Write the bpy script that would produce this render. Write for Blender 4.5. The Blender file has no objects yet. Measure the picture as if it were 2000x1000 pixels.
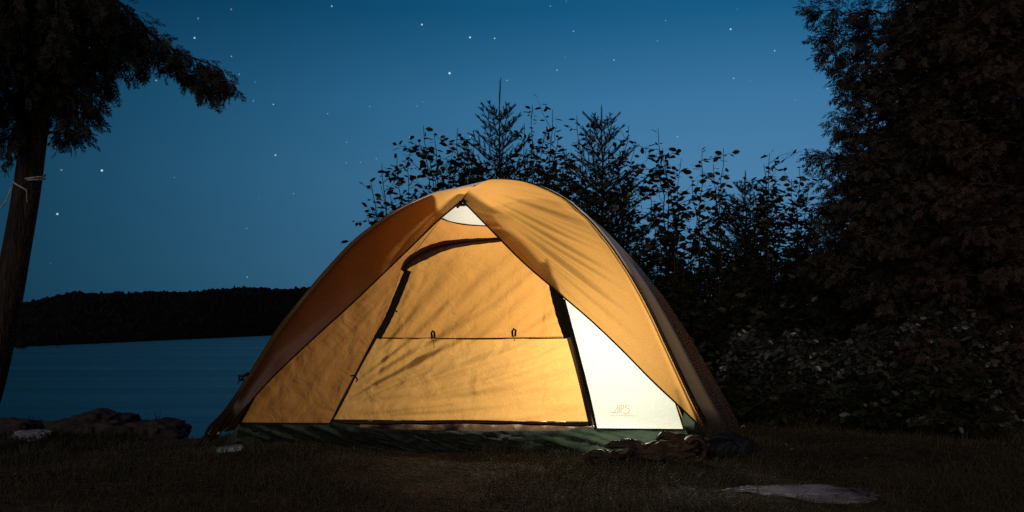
import bpy, math, random
import numpy as np
from mathutils import Vector, noise
rnd = random.Random(7)
rng = np.random.default_rng(11)
S = bpy.context.scene
C = S.collection

# ------------------------------------------------------------------ camera
F = 1732.0            # focal length in pixels of the 2000 px wide photograph
CAMZ = 0.6            # eye height above the grass
HZ = 630.0            # height of the horizon in the photograph
cam = bpy.data.cameras.new("camera")
cam.sensor_width = 36.0
cam.lens = F / 2000.0 * 36.0
cam.shift_y = (HZ - 500.0) / 2000.0
cam.clip_start = 0.05
cam.clip_end = 5000
co = bpy.data.objects.new("camera", cam)
C.objects.link(co)
co.location = (0, 0, CAMZ)
co.rotation_euler = (math.radians(90), 0, 0)
S.camera = co

# ------------------------------------------------------------------ look
S.view_settings.view_transform = 'Standard'
S.view_settings.look = 'None'
S.view_settings.exposure = 0.0
S.view_settings.gamma = 1.0
S.cycles.max_bounces = 8
S.cycles.use_denoising = False
S.cycles.sample_clamp_indirect = 0.3
S.cycles.use_adaptive_sampling = False
S.cycles.transparent_max_bounces = 12
S.cycles.caustics_reflective = False
S.cycles.caustics_refractive = False

# ------------------------------------------------------------------ sky
w = bpy.data.worlds.new("World")
S.world = w
w.use_nodes = True
nt = w.node_tree
nt.nodes.clear()
N = nt.nodes.new
L = nt.links.new
out = N('ShaderNodeOutputWorld')
bg = N('ShaderNodeBackground')
L(bg.outputs[0], out.inputs[0])
tc = N('ShaderNodeTexCoord')


def wmath(op, a, b=None, c=None):
    n = N('ShaderNodeMath')
    n.operation = op
    for i, v in enumerate((a, b, c)):
        if v is None:
            continue
        if isinstance(v, (int, float)):
            n.inputs[i].default_value = v
        else:
            L(v, n.inputs[i])
    return n.outputs[0]


def wdot(vec):
    n = N('ShaderNodeVectorMath')
    n.operation = 'DOT_PRODUCT'
    L(tc.outputs['Generated'], n.inputs[0])
    n.inputs[1].default_value = vec
    return n.outputs['Value']


sep = N('ShaderNodeSeparateXYZ')
L(tc.outputs['Generated'], sep.inputs[0])
ramp = N('ShaderNodeValToRGB')          # dusk sky: pale blue above the horizon, deep teal overhead
L(sep.outputs['Z'], ramp.inputs[0])
cr = ramp.color_ramp
cr.elements[0].position = 0.0
cr.elements[0].color = (0.062, 0.172, 0.300, 1)
cr.elements[1].position = 1.0
cr.elements[1].color = (0.006, 0.040, 0.11, 1)
for p, c in ((0.06, (0.064, 0.190, 0.335, 1)), (0.16, (0.066, 0.205, 0.376, 1)), (0.24, (0.045, 0.182, 0.360, 1)),
             (0.33, (0.009, 0.115, 0.255, 1)), (0.52, (0.007, 0.065, 0.16, 1))):
    e = cr.elements.new(p)
    e.color = c
# the afterglow sits to the right of the lake; the sky is dimmer on the left
gd = Vector((0.25, 0.97, 0.12)).normalized()
d = wdot(gd)
glow = wmath('MULTIPLY_ADD', wmath('POWER', wmath('MAXIMUM', d, 0.0), 5.0), 0.90, 0.08)
mul = N('ShaderNodeVectorMath')
mul.operation = 'MULTIPLY'
L(ramp.outputs[0], mul.inputs[0])
gc = N('ShaderNodeCombineXYZ')
L(wmath('POWER', glow, 1.75), gc.inputs[0])
L(wmath('POWER', glow, 1.04), gc.inputs[1])
L(wmath('POWER', glow, .97), gc.inputs[2])
L(gc.outputs[0], mul.inputs[1])
skyc = mul.outputs[0]
# physical twilight sky, very weak, over the gradient
nish = N('ShaderNodeTexSky')
nish.sky_type = 'NISHITA'
nish.sun_disc = False
nish.sun_elevation = math.radians(-4)
nish.sun_rotation = math.radians(20)
ns = N('ShaderNodeVectorMath')
ns.operation = 'SCALE'
ns.inputs['Scale'].default_value = 0.02
L(nish.outputs[0], ns.inputs[0])
ad = N('ShaderNodeVectorMath')
ad.operation = 'ADD'
L(skyc, ad.inputs[0])
L(ns.outputs[0], ad.inputs[1])
skyc = ad.outputs[0]
# stars, each at its own direction in the sky
STARS = [(878, 143, 1.5, 1.0), (824, 48, 1.2, .9), (918, 73, 1.3, .9), (966, 75, 1.0, .7), (1427, 57, 1.2, .8), (112, 418, 1.3, .9),
         (199, 333, 1.4, 1.0), (380, 74, 1.2, .8), (538, 303, 1.2, .7), (1120, 61, .9, .5), (1433, 153, .9, .5), (1513, 99, 1.0, .5),
         (1698, 37, 1.1, .7), (648, 12, 1.1, .6), (452, 110, .9, .4), (305, 157, 1.0, .5), (534, 204, 1.0, .5), (640, 222, .8, .4),
         (1199, 117, .9, .5), (1284, 80, .8, .3), (1088, 137, 1.0, .4), (990, 157, .9, .4), (800, 268, .9, .4), (676, 318, .8, .3),
         (1075, 12, .8, .4), (1300, 40, .8, .3), (467, 145, .9, .3), (495, 197, .9, .3), (482, 446, .8, .3), (573, 378, .8, .3),
         (735, 310, .8, .3), (1323, 267, .9, .35), (120, 332, 1.0, .4), (387, 36, .9, .4), (1616, 173, .9, .35), (962, 213, .9, .35),
         (815, 207, .8, .3), (722, 208, .8, .3), (677, 278, .8, .3), (704, 317, .8, .25)]
tot = None
for (px, py, r, a) in STARS:
    v = Vector(((px - 1000) / F, 1.0, (HZ - py) / F)).normalized()
    ang = r * 1.15 / F
    # dot = cos(angle): smooth spot
    n = N('ShaderNodeMapRange')
    n.inputs['From Min'].default_value = (ang * 1.5)
    n.inputs['From Max'].default_value = (ang * .55)
    n.inputs['To Min'].default_value = 0.0
    n.inputs['To Max'].default_value = a * .75
    dn = N('ShaderNodeVectorMath')
    dn.operation = 'DISTANCE'
    L(tc.outputs['Generated'], dn.inputs[0])
    dn.inputs[1].default_value = v
    L(dn.outputs['Value'], n.inputs['Value'])
    tot = n.outputs[0] if tot is None else wmath('ADD', tot, n.outputs[0])
# the many faint stars
vo = N('ShaderNodeTexVoronoi')
vo.inputs['Scale'].default_value = 46
L(tc.outputs['Generated'], vo.inputs['Vector'])
mrv = N('ShaderNodeMapRange')
mrv.inputs['From Min'].default_value = .050
mrv.inputs['From Max'].default_value = .012
mrv.inputs['To Min'].default_value = 0
mrv.inputs['To Max'].default_value = 1
L(vo.outputs['Distance'], mrv.inputs['Value'])
sv = N('ShaderNodeSeparateColor')
L(vo.outputs['Color'], sv.inputs[0])
tot = wmath('ADD', tot, wmath('MULTIPLY', wmath('MULTIPLY', mrv.outputs[0], wmath('POWER', sv.outputs[0], 3.0)), .42))
ad2 = N('ShaderNodeVectorMath')
ad2.operation = 'ADD'
L(skyc, ad2.inputs[0])
cmb = N('ShaderNodeCombineXYZ')
for i, k in enumerate((.8, .95, 1.0)):
    L(wmath('MULTIPLY', tot, k), cmb.inputs[i])
L(cmb.outputs[0], ad2.inputs[1])
L(ad2.outputs[0], bg.inputs[0])
bg.inputs[1].default_value = 1.0

# faint moonlight from behind the camera
sl = bpy.data.lights.new("moonlight", 'SUN')
sl.energy = 0.50
sl.angle = math.radians(40)
sl.color = (1.0, 0.80, 0.70)
so = bpy.data.objects.new("moonlight", sl)
C.objects.link(so)
so.location = (-3, -4, 8)
so.rotation_euler = Vector((0.30, 0.88, -0.38)).to_track_quat('-Z', 'Y').to_euler()


# ------------------------------------------------------------------ helpers
def W(px, py, Y):
    """a point seen at this place of the photograph, Y metres out"""
    return Vector(((px - 1000) * Y / F, Y, CAMZ + (HZ - py) * Y / F))


def tag(o, label=None, cat=None, group=None, kind=None):
    for k, v in (('label', label), ('category', cat), ('group', group), ('kind', kind)):
        if v:
            o[k] = v
    return o


def empty(name, loc=(0, 0, 0)):
    o = bpy.data.objects.new(name, None)
    o.empty_display_size = .1
    o.location = loc
    C.objects.link(o)
    return o


def link(name, verts, faces, mat, parent=None, smooth=False):
    me = bpy.data.meshes.new(name)
    if isinstance(verts, np.ndarray):
        verts = verts.astype(np.float32)
        faces = np.asarray(faces, dtype=np.int32)
        k = faces.shape[1]
        me.vertices.add(len(verts))
        me.vertices.foreach_set('co', verts.ravel())
        me.loops.add(faces.size)
        me.loops.foreach_set('vertex_index', faces.ravel())
        me.polygons.add(len(faces))
        me.polygons.foreach_set('loop_start', np.arange(0, faces.size, k, dtype=np.int32))
        me.polygons.foreach_set('loop_total', np.full(len(faces), k, dtype=np.int32))
        me.update(calc_edges=True)
    else:
        me.from_pydata([tuple(v) for v in verts], [], faces)
        me.update()
    if smooth:
        me.polygons.foreach_set('use_smooth', [True] * len(me.polygons))
    mats = mat if isinstance(mat, (list, tuple)) else [mat]
    for m in mats:
        me.materials.append(m)
    o = bpy.data.objects.new(name, me)
    C.objects.link(o)
    if parent is not None:
        o.parent = parent
        pl = Vector((0, 0, 0))
        p = parent
        while p is not None:
            pl += p.location
            p = p.parent
        me.transform(__import__('mathutils').Matrix.Translation(-pl))
    return o


def catmull(pts, closed=False):
    """arc-length curve through points (tuples of any dimension); t in 0..1"""
    P = [np.array(p, float) for p in pts]
    P = [2 * P[0] - P[1]] + P + [2 * P[-1] - P[-2]]
    dense = []
    for i in range(1, len(P) - 2):
        for k in range(12):
            t = k / 12
            a, b, c, d = P[i - 1], P[i], P[i + 1], P[i + 2]
            dense.append(.5 * ((2 * b) + (-a + c) * t + (2 * a - 5 * b + 4 * c - d) * t * t + (-a + 3 * b - 3 * c + d) * t ** 3))
    dense.append(P[-2])
    D = np.array(dense)
    s = np.concatenate([[0], np.cumsum(np.linalg.norm(np.diff(D, axis=0), axis=1))])
    s /= s[-1]

    def f(t):
        return np.array([np.interp(t, s, D[:, j]) for j in range(D.shape[1])])
    return f


class MB:
    def __init__(s):
        s.v = []
        s.f = []

    def grid(s, fn, nu, nv):
        b = len(s.v)
        for j in range(nv + 1):
            for i in range(nu + 1):
                s.v.append(tuple(fn(i / nu, j / nv)))
        for j in range(nv):
            for i in range(nu):
                a = b + j * (nu + 1) + i
                s.f.append((a, a + 1, a + nu + 2, a + nu + 1))

    def tube(s, pts, radii, n=6, cap=True):
        pts = [Vector(p) for p in pts]
        if not hasattr(radii, '__len__'):
            radii = [radii] * len(pts)
        b = len(s.v)
        up = Vector((0.13, 0.21, 0.97))
        for i, p in enumerate(pts):
            t = (pts[min(i + 1, len(pts) - 1)] - pts[max(i - 1, 0)])
            if t.length < 1e-9:
                t = Vector((0, 0, 1))
            t.normalize()
            a = t.cross(up)
            if a.length < .05:
                a = t.cross(Vector((1, 0, 0)))
            a.normalize()
            c = t.cross(a)
            for k in range(n):
                q = 2 * math.pi * k / n
                s.v.append(tuple(p + (a * math.cos(q) + c * math.sin(q)) * radii[i]))
        for i in range(len(pts) - 1):
            for k in range(n):
                k2 = (k + 1) % n
                s.f.append((b + i * n + k, b + i * n + k2, b + (i + 1) * n + k2, b + (i + 1) * n + k))
        if cap:
            s.f.append(tuple(b + k for k in range(n)))
            e = b + (len(pts) - 1) * n
            s.f.append(tuple(e + n - 1 - k for k in range(n)))

    def build(s, name, mat, parent=None, smooth=True):
        return link(name, s.v, s.f, mat, parent, smooth)


def fbm(x, y, z=0.0, o=4):
    return noise.fractal(Vector((x, y, z)), 0.9, 2.1, o, noise_basis='PERLIN_ORIGINAL')


# ------------------------------------------------------------------ materials
def newmat(name):
    m = bpy.data.materials.new(name)
    m.use_nodes = True
    t = m.node_tree
    t.nodes.clear()
    return m, t, t.nodes.new, t.links.new


def noisecol(t, c1, c2, scale, detail=5, coord='Object', stretch=None):
    n, l = t.nodes.new, t.links.new
    tcn = n('ShaderNodeTexCoord')
    src = tcn.outputs[coord]
    if stretch:
        mp = n('ShaderNodeMapping')
        mp.inputs['Scale'].default_value = stretch
        l(src, mp.inputs[0])
        src = mp.outputs[0]
    no = n('ShaderNodeTexNoise')
    no.inputs['Scale'].default_value = scale
    no.inputs['Detail'].default_value = detail
    l(src, no.inputs['Vector'])
    r = n('ShaderNodeValToRGB')
    r.color_ramp.elements[0].position = .35
    r.color_ramp.elements[0].color = (*c1, 1)
    r.color_ramp.elements[1].position = .68
    r.color_ramp.elements[1].color = (*c2, 1)
    l(no.outputs['Fac'], r.inputs[0])
    return r.outputs[0], no.outputs['Fac'], src


def surf(name, c1, c2, scale=8, rough=.8, bump=.3, bscale=None, spec=.3, stretch=None, dist=.01):
    m, t, n, l = newmat(name)
    o = n('ShaderNodeOutputMaterial')
    p = n('ShaderNodeBsdfPrincipled')
    l(p.outputs[0], o.inputs[0])
    col, fac, src = noisecol(t, c1, c2, scale, stretch=stretch)
    l(col, p.inputs['Base Color'])
    p.inputs['Roughness'].default_value = rough
    p.inputs['Specular IOR Level'].default_value = spec
    if bump:
        nb = n('ShaderNodeTexNoise')
        nb.inputs['Scale'].default_value = bscale or scale * 3
        nb.inputs['Detail'].default_value = 6
        l(src, nb.inputs['Vector'])
        b = n('ShaderNodeBump')
        b.inputs['Strength'].default_value = bump
        b.inputs['Distance'].default_value = dist
        l(nb.outputs['Fac'], b.inputs['Height'])
        l(b.outputs[0], p.inputs['Normal'])
    return m


def fabric(name, dif, trans, tfac=.5, rough=.45, spec=.4, clear=0.0, wave=3.0, bump=.35):
    """thin cloth: part diffuse, part translucent, optionally open weave that lets light through"""
    m, t, n, l = newmat(name)
    o = n('ShaderNodeOutputMaterial')
    p = n('ShaderNodeBsdfPrincipled')
    tr = n('ShaderNodeBsdfTranslucent')
    p.inputs['Base Color'].default_value = (*dif, 1)
    p.inputs['Roughness'].default_value = rough
    p.inputs['Specular IOR Level'].default_value = spec
    tcn = n('ShaderNodeTexCoord')
    no = n('ShaderNodeTexNoise')
    no.inputs['Scale'].default_value = wave
    no.inputs['Detail'].default_value = 4
    no.inputs['Roughness'].default_value = .5
    no.inputs['Distortion'].default_value = .6
    l(tcn.outputs['Object'], no.inputs['Vector'])
    b = n('ShaderNodeBump')
    b.inputs['Strength'].default_value = bump
    b.inputs['Distance'].default_value = .03
    l(no.outputs['Fac'], b.inputs['Height'])
    l(b.outputs[0], p.inputs['Normal'])
    l(b.outputs[0], tr.inputs['Normal'])
    # the coating is a little uneven
    n2 = n('ShaderNodeTexNoise')
    n2.inputs['Scale'].default_value = 260
    n2.inputs['Detail'].default_value = 3
    l(tcn.outputs['Object'], n2.inputs['Vector'])
    mr = n('ShaderNodeMapRange')
    mr.inputs['From Min'].default_value = .3
    mr.inputs['From Max'].default_value = .7
    mr.inputs['To Min'].default_value = .84
    mr.inputs['To Max'].default_value = 1.1
    l(n2.outputs['Fac'], mr.inputs[0])
    vm = n('ShaderNodeVectorMath')
    vm.operation = 'SCALE'
    vm.inputs[0].default_value = trans
    l(mr.outputs[0], vm.inputs['Scale'])
    l(vm.outputs[0], tr.inputs['Color'])
    mx = n('ShaderNodeMixShader')
    mx.inputs[0].default_value = tfac
    l(p.outputs[0], mx.inputs[1])
    l(tr.outputs[0], mx.inputs[2])
    last = mx.outputs[0]
    if clear:
        tp = n('ShaderNodeBsdfTransparent')
        m2 = n('ShaderNodeMixShader')
        m2.inputs[0].default_value = clear
        l(last, m2.inputs[1])
        l(tp.outputs[0], m2.inputs[2])
        last = m2.outputs[0]
    l(last, o.inputs[0])
    return m


def leafmat(name, c1, c2, rough=.5, trans=.25, spec=.5, scale=6):
    m, t, n, l = newmat(name)
    o = n('ShaderNodeOutputMaterial')
    p = n('ShaderNodeBsdfPrincipled')
    tr = n('ShaderNodeBsdfTranslucent')
    col, fac, src = noisecol(t, c1, c2, scale)
    l(col, p.inputs['Base Color'])
    l(col, tr.inputs['Color'])
    p.inputs['Roughness'].default_value = rough
    p.inputs['Specular IOR Level'].default_value = spec
    mx = n('ShaderNodeMixShader')
    mx.inputs[0].default_value = trans
    l(p.outputs[0], mx.inputs[1])
    l(tr.outputs[0], mx.inputs[2])
    l(mx.outputs[0], o.inputs[0])
    return m


M = {}
M['fly'] = fabric('fly_nylon', (.022, .016, .012), (.50, .255, .065), .5, rough=.38, spec=.5, wave=4, bump=.25)
M['fly_shaded'] = fabric('fly_nylon_shaded', (.22, .20, .21), (.07, .048, .028), .30, rough=.33, spec=.8, wave=4, bump=.3)  # fly nylon again, with shade and grey sky sheen put into its colours
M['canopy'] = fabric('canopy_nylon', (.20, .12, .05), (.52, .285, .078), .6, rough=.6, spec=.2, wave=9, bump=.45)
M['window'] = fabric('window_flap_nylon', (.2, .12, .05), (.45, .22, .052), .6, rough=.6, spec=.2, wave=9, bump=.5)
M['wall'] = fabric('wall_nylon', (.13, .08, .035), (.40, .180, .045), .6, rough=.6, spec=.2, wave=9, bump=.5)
M['cream'] = fabric('cream_nylon', (.75, .75, .68), (.70, .76, .66), .85, rough=.6, spec=.2, wave=5, bump=.1, clear=.60)
M['vent'] = fabric('vent_cloth', (.75, .72, .62), (.36, .36, .31), .7, rough=.6, spec=.2, wave=5, bump=.2, clear=.10)
M['net'] = fabric('roof_netting', (.55, .45, .30), (.9, .75, .5), .4, rough=.8, spec=.1, clear=.86, bump=.1)
M['sidewall'] = fabric('side_wall_nylon', (.10, .065, .035), (.14, .075, .028), .6, bump=.2)
M['tub'] = fabric('green_floor_cloth', (.020, .029, .024), (.042, .062, .040), .45, rough=.55, spec=.25, wave=8, bump=.5)
M['binding'] = surf('dark_binding', (.010, .008, .006), (.022, .016, .010), 60, rough=.7, bump=.2, bscale=200)
M['flap'] = fabric('rolled_flap', (.03, .018, .01), (.10, .045, .012), .35, bump=.4, wave=12)
M['logo'] = fabric('logo_print', (.4, .3, .18), (.36, .26, .13), .7, bump=0)
M['bark'] = surf('cedar_bark', (.020, .016, .015), (.075, .058, .05), 9, rough=.85, bump=1.0, bscale=16, stretch=(7, 7, .8), dist=.03)
M['twig'] = surf('twig_bark', (.03, .022, .016), (.07, .05, .035), 20, rough=.8, bump=.3)
M['cedar'] = leafmat('cedar_foliage', (.07, .068, .055), (.12, .10, .08), rough=.65, trans=.3, spec=.15)
M['cedar_dark'] = leafmat('dark_cedar_foliage', (.030, .036, .028), (.06, .06, .042), rough=.65, trans=.2, spec=.15)
M['cedar2'] = leafmat('veiled_cedar_foliage', (.13, .092, .080), (.18, .13, .115), rough=.8, trans=.5, scale=2, spec=.15)  # lifted brown colour imitates a veil of warm stray light over dark foliage
M['leaf'] = leafmat('shrub_leaf', (.018, .028, .016), (.045, .055, .028), rough=.4, trans=.2)
M['glint'] = leafmat('painted_glint_leaf', (.012, .016, .013), (.15, .18, .16), rough=.3, trans=.1, spec=.8, scale=5)  # pale noise patches in the colour stand in for glints of light
M['needle'] = leafmat('spruce_needle', (.014, .024, .016), (.03, .04, .025), rough=.5, trans=.05)
M['rock'] = surf('rock', (.028, .026, .028), (.095, .082, .078), 9, rough=.8, bump=.8, bscale=20, dist=.02)
M['paleslab'] = surf('pale_slab', (.07, .065, .075), (.42, .43, .50), 6, rough=.6, bump=.6, bscale=30, dist=.01)
M['cloth'] = surf('brown_cloth', (.016, .012, .009), (.080, .050, .022), 7, rough=.6, bump=.3, spec=.4)
M['bag'] = surf('navy_cloth', (.012, .015, .022), (.025, .03, .042), 9, rough=.7, bump=.4)
M['rope'] = surf('white_cord', (.45, .46, .50), (.75, .76, .80), 90, rough=.5, bump=.3)
M['plastic'] = surf('pale_blue_plastic', (.32, .40, .48), (.45, .55, .62), 30, rough=.5, bump=.1)
M['quilt'] = surf('glint_patched_quilt', (.03, .018, .012), (.75, .62, .45), 7, rough=.8, bump=.3)  # pale and dark noise patches imitate glints of light under the door
M['hill'] = surf('far_wood', (.010, .012, .013), (.020, .020, .020), .08, rough=1, bump=0, spec=0)
M['grass'] = leafmat('grass_blade', (.050, .052, .030), (.11, .095, .060), rough=.7, trans=.25, spec=.2, scale=3)
M['metal'] = surf('peg_metal', (.5, .5, .52), (.7, .7, .72), 30, rough=.35, bump=0)


def ground_mat():
    m, t, n, l = newmat('soil')
    o = n('ShaderNodeOutputMaterial')
    p = n('ShaderNodeBsdfPrincipled')
    l(p.outputs[0], o.inputs[0])
    tcn = n('ShaderNodeTexCoord')
    a = n('ShaderNodeTexNoise'); a.inputs['Scale'].default_value = 2.2; a.inputs['Detail'].default_value = 8
    b = n('ShaderNodeTexNoise'); b.inputs['Scale'].default_value = 30; b.inputs['Detail'].default_value = 8
    l(tcn.outputs['Object'], a.inputs['Vector']); l(tcn.outputs['Object'], b.inputs['Vector'])
    r = n('ShaderNodeValToRGB')
    r.color_ramp.elements[0].position = .38; r.color_ramp.elements[0].color = (.045, .043, .032, 1)
    r.color_ramp.elements[1].position = .62; r.color_ramp.elements[1].color = (.12, .092, .072, 1)
    l(a.outputs['Fac'], r.inputs[0])
    r2 = n('ShaderNodeValToRGB')
    r2.color_ramp.elements[0].position = .3; r2.color_ramp.elements[0].color = (.35, .35, .35, 1)
    r2.color_ramp.elements[1].position = .7; r2.color_ramp.elements[1].color = (1.3, 1.25, 1.1, 1)
    l(b.outputs['Fac'], r2.inputs[0])
    mx = n('ShaderNodeMix'); mx.data_type = 'RGBA'; mx.blend_type = 'MULTIPLY'; mx.inputs[0].default_value = 1
    l(r.outputs[0], mx.inputs[6]); l(r2.outputs[0], mx.inputs[7])
    l(mx.outputs[2], p.inputs['Base Color'])
    p.inputs['Roughness'].default_value = .95
    p.inputs['Specular IOR Level'].default_value = .1
    bp = n('ShaderNodeBump'); bp.inputs['Strength'].default_value = .8; bp.inputs['Distance'].default_value = .02
    l(b.outputs['Fac'], bp.inputs['Height']); l(bp.outputs[0], p.inputs['Normal'])
    return m


def water_mat():
    m, t, n, l = newmat('lake_water')
    o = n('ShaderNodeOutputMaterial')
    p = n('ShaderNodeBsdfPrincipled')
    l(p.outputs[0], o.inputs[0])
    p.inputs['Base Color'].default_value = (.012, .05, .075, 1)
    p.inputs['Roughness'].default_value = .16
    p.inputs['IOR'].default_value = 1.33
    tcn = n('ShaderNodeTexCoord')
    mp = n('ShaderNodeMapping'); mp.inputs['Scale'].default_value = (.5, 1.3, 1)
    l(tcn.outputs['Object'], mp.inputs[0])
    a = n('ShaderNodeTexNoise'); a.inputs['Scale'].default_value = 1.6; a.inputs['Detail'].default_value = 6
    l(mp.outputs[0], a.inputs['Vector'])
    bp = n('ShaderNodeBump'); bp.inputs['Strength'].default_value = .5; bp.inputs['Distance'].default_value = .08
    l(a.outputs['Fac'], bp.inputs['Height']); l(bp.outputs[0], p.inputs['Normal'])
    mp2 = n('ShaderNodeMapping'); mp2.inputs['Scale'].default_value = (.02, .22, 1)
    l(tcn.outputs['Object'], mp2.inputs[0])
    a2 = n('ShaderNodeTexNoise'); a2.inputs['Scale'].default_value = 1.5; a2.inputs['Detail'].default_value = 4
    l(mp2.outputs[0], a2.inputs['Vector'])
    mr = n('ShaderNodeMapRange'); mr.inputs['From Min'].default_value = .35; mr.inputs['From Max'].default_value = .65
    mr.inputs['To Min'].default_value = .25; mr.inputs['To Max'].default_value = .32
    l(a2.outputs['Fac'], mr.inputs[0]); l(mr.outputs[0], p.inputs['Roughness'])
    return m


# ------------------------------------------------------------------ ground, lake, hills
def sstep(a, b, x):
    t = max(0., min(1., (x - a) / (b - a)))
    return t * t * (3 - 2 * t)


def gh(x, y):
    """height of the ground"""
    edge = 4.6 + .4 * (1 - sstep(-2.4, -1.85, x)) + 9.0 * sstep(-1.45, -1.0, x) + 60 * sstep(0.5, 5, x)
    drop = sstep(0, 2.4, y - edge)
    h = -3.4 * drop
    h += .018 * fbm(x * 1.3, y * 1.3) + .010 * fbm(x * 5, y * 5, 3)
    h += .050 * math.exp(-((x + 1.02) / .36) ** 2 - ((y - 3.85) / .18) ** 2)   # grassy hump by the tent's corner
    h += .05 * sstep(2.0, 3.2, x) * sstep(4.0, 6.0, y)
    h += .02 * math.exp(-((x - 1.9) / .7) ** 2 - ((y - 4.1) / .25) ** 2)
    if y > 14:
        h += .03 * (y - 14) * sstep(1, 6, x)
    return h


WATER = -2.4
gb = MB()
xs = list(np.arange(-4.2, 4.21, .07))
xs = [-400, -150, -60, -25, -12, -8, -6.5, -5.5, -4.8] + xs + [4.8, 5.5, 6.5, 8, 10, 13, 18, 30, 60, 150, 400]
ys = [-60, -20, -6, -2, 0, 1, 1.6, 2.0, 2.3] + list(np.arange(2.5, 6.6, .06)) + list(np.arange(6.7, 10, .25)) + [10.5, 11, 12, 13, 14, 15, 16, 17.5, 19, 22, 26, 32, 40, 55, 80, 140, 300, 420]
for y in ys:
    for x in xs:
        gb.v.append((x, y, gh(x, y)))
nx = len(xs)
for j in range(len(ys) - 1):
    for i in range(nx - 1):
        a = j * nx + i
        gb.f.append((a, a + 1, a + nx + 1, a + nx))
tag(gb.build('ground', ground_mat()), kind='structure')

wb = MB()
wb.v = [(-900, 3, WATER), (600, 3, WATER), (600, 1500, WATER), (-900, 1500, WATER)]
wb.f = [(0, 1, 2, 3)]
tag(wb.build('water', water_mat(), smooth=False), kind='structure')

# far shore: the shoreline runs obliquely away to the right
def shore_y(x):     # distance of the waterline where the far bank meets the lake
    return 165 + (x + 50) * .95


def hill_pt(u, v):
    px = -260 + u * 1500
    base_py = 681 - (px - 0) * .048
    Y0 = (CAMZ - WATER) * F / max(base_py - HZ, 9)
    Y = Y0 + v * 190
    X = (px - 1000) * Y / F
    topc = np.interp(px, [-260, 0, 60, 110, 150, 260, 330, 420, 480, 560, 620, 800, 1240],
                     [640, 606, 594, 585, 578, 578, 577, 568, 567, 568, 564, 560, 570])
    H = (HZ - topc) * (Y0 + 190) / F + CAMZ - WATER
    z = WATER - .3 + H * (1 - (1 - v) ** 1.7) * (1.0)
    z += (fbm(X * .05, Y * .05) * 1.6 + fbm(X * .3, Y * .3, 5) * .5) * v
    return (X, Y, z)


hb = MB()
hb.grid(hill_pt, 150, 34)
# back slope so the ridge is solid
hb.grid(lambda u, v: (hill_pt(u, 1)[0] * (1 + .0 * v), hill_pt(u, 1)[1] + v * 260, hill_pt(u, 1)[2] * (1 - v) + (WATER - 4) * v), 150, 4)
tag(hb.build('hills', M['hill']), kind='structure')
# the wood on the hills: many small ragged crowns
nt_ = 9000
vv, ff = [], []
for k in range(nt_):
    u = rnd.random()
    v = rnd.random() ** .6
    if rnd.random() < .4:
        v = .97 + .03 * rnd.random()
    X, Y, z = hill_pt(u, v)
    r = rnd.uniform(.35, 1.1)
    h = rnd.uniform(.25, .75) * (2.2 if rnd.random() < .04 else 1)
    n = 6
    b = len(vv)
    a0 = rnd.random() * 6
    for i in range(n):
        a = a0 + i * 2 * math.pi / n
        vv.append((X + r * math.cos(a) * rnd.uniform(.7, 1.2), Y + r * math.sin(a), z - .5))
    for i in range(n):
        a = a0 + i * 2 * math.pi / n
        vv.append((X + r * .7 * math.cos(a) * rnd.uniform(.6, 1.2), Y + r * .7 * math.sin(a), z + h * rnd.uniform(.45, .75)))
    vv.append((X + rnd.uniform(-.3, .3), Y, z + h))
    for i in range(n):
        j = (i + 1) % n
        ff.append((b + i, b + j, b + n + j, b + n + i))
        ff.append((b + n + i, b + n + j, b + 2 * n))
tag(link('far_wood', vv, ff, M['hill']), 'dark far-off wood covering the low hills across the lake', 'wood', kind='stuff')

# ------------------------------------------------------------------ tent geometry
def plane_pt(px, py, A, B):
    """where the line of sight meets the vertical plane through A and B"""
    k = (px - 1000) / F
    dx, dy = B[0] - A[0], B[1] - A[1]
    s = (k * A[1] - A[0]) / (dx - k * dy)
    Y = A[1] + s * dy
    return W(px, py, Y)


APX = (-0.12, 5.15)
RF = (0.86, 3.95)
LF = (-1.455, 4.2)
APEX = W(961, 350, 5.15)
PK = W(903, 392, 4.70)          # front peak of the rain fly
AF = W(928, 364, 5.06)

Rpx = [(1000, 351), (1030, 357), (1080, 376), (1130, 411), (1180, 464), (1222, 525), (1262, 595), (1303, 682), (1345, 772), (1383, 848)]
Lpx = [(895, 368), (850, 378), (790, 405), (740, 437), (690, 477), (640, 531), (590, 592), (540, 657), (500, 722), (466, 778), (430, 829), (398, 860)]
Rc = catmull([AF, W(945, 355, 5.12), APEX] + [plane_pt(x, y, APX, RF) for x, y in Rpx])
Lc = catmull([AF] + [plane_pt(x, y, APX, LF) for x, y in Lpx])
RLc = catmull([APEX] + [plane_pt(x, y, APX, RF) for x, y in Rpx])
LLc = catmull([APEX] + [plane_pt(x, y, APX, LF) for x, y in Lpx])


def canY(x, z):
    yb = 4.26 + (x + 1.316) * (-.124)
    g = np.interp(z, [-.1, .1, .275, .5, .7, .86, 1.03, 1.2, 1.3, 1.45], [0, 0, .05, .14, .235, .33, .455, .60, .73, .95])
    return yb + g + .05


def can(px, py, off=0.0):
    Y = 4.4
    for _ in range(25):
        p = W(px, py, Y)
        Y = .5 * Y + .5 * canY(p.x, p.z)
    return W(px, py, Y - off)


def edge_curve(pts, foot):
    out_ = [PK]
    for (x, y, gap) in pts:
        out_.append(can(x, y, gap))
    out_.append(foot)
    return catmull(out_)


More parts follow.
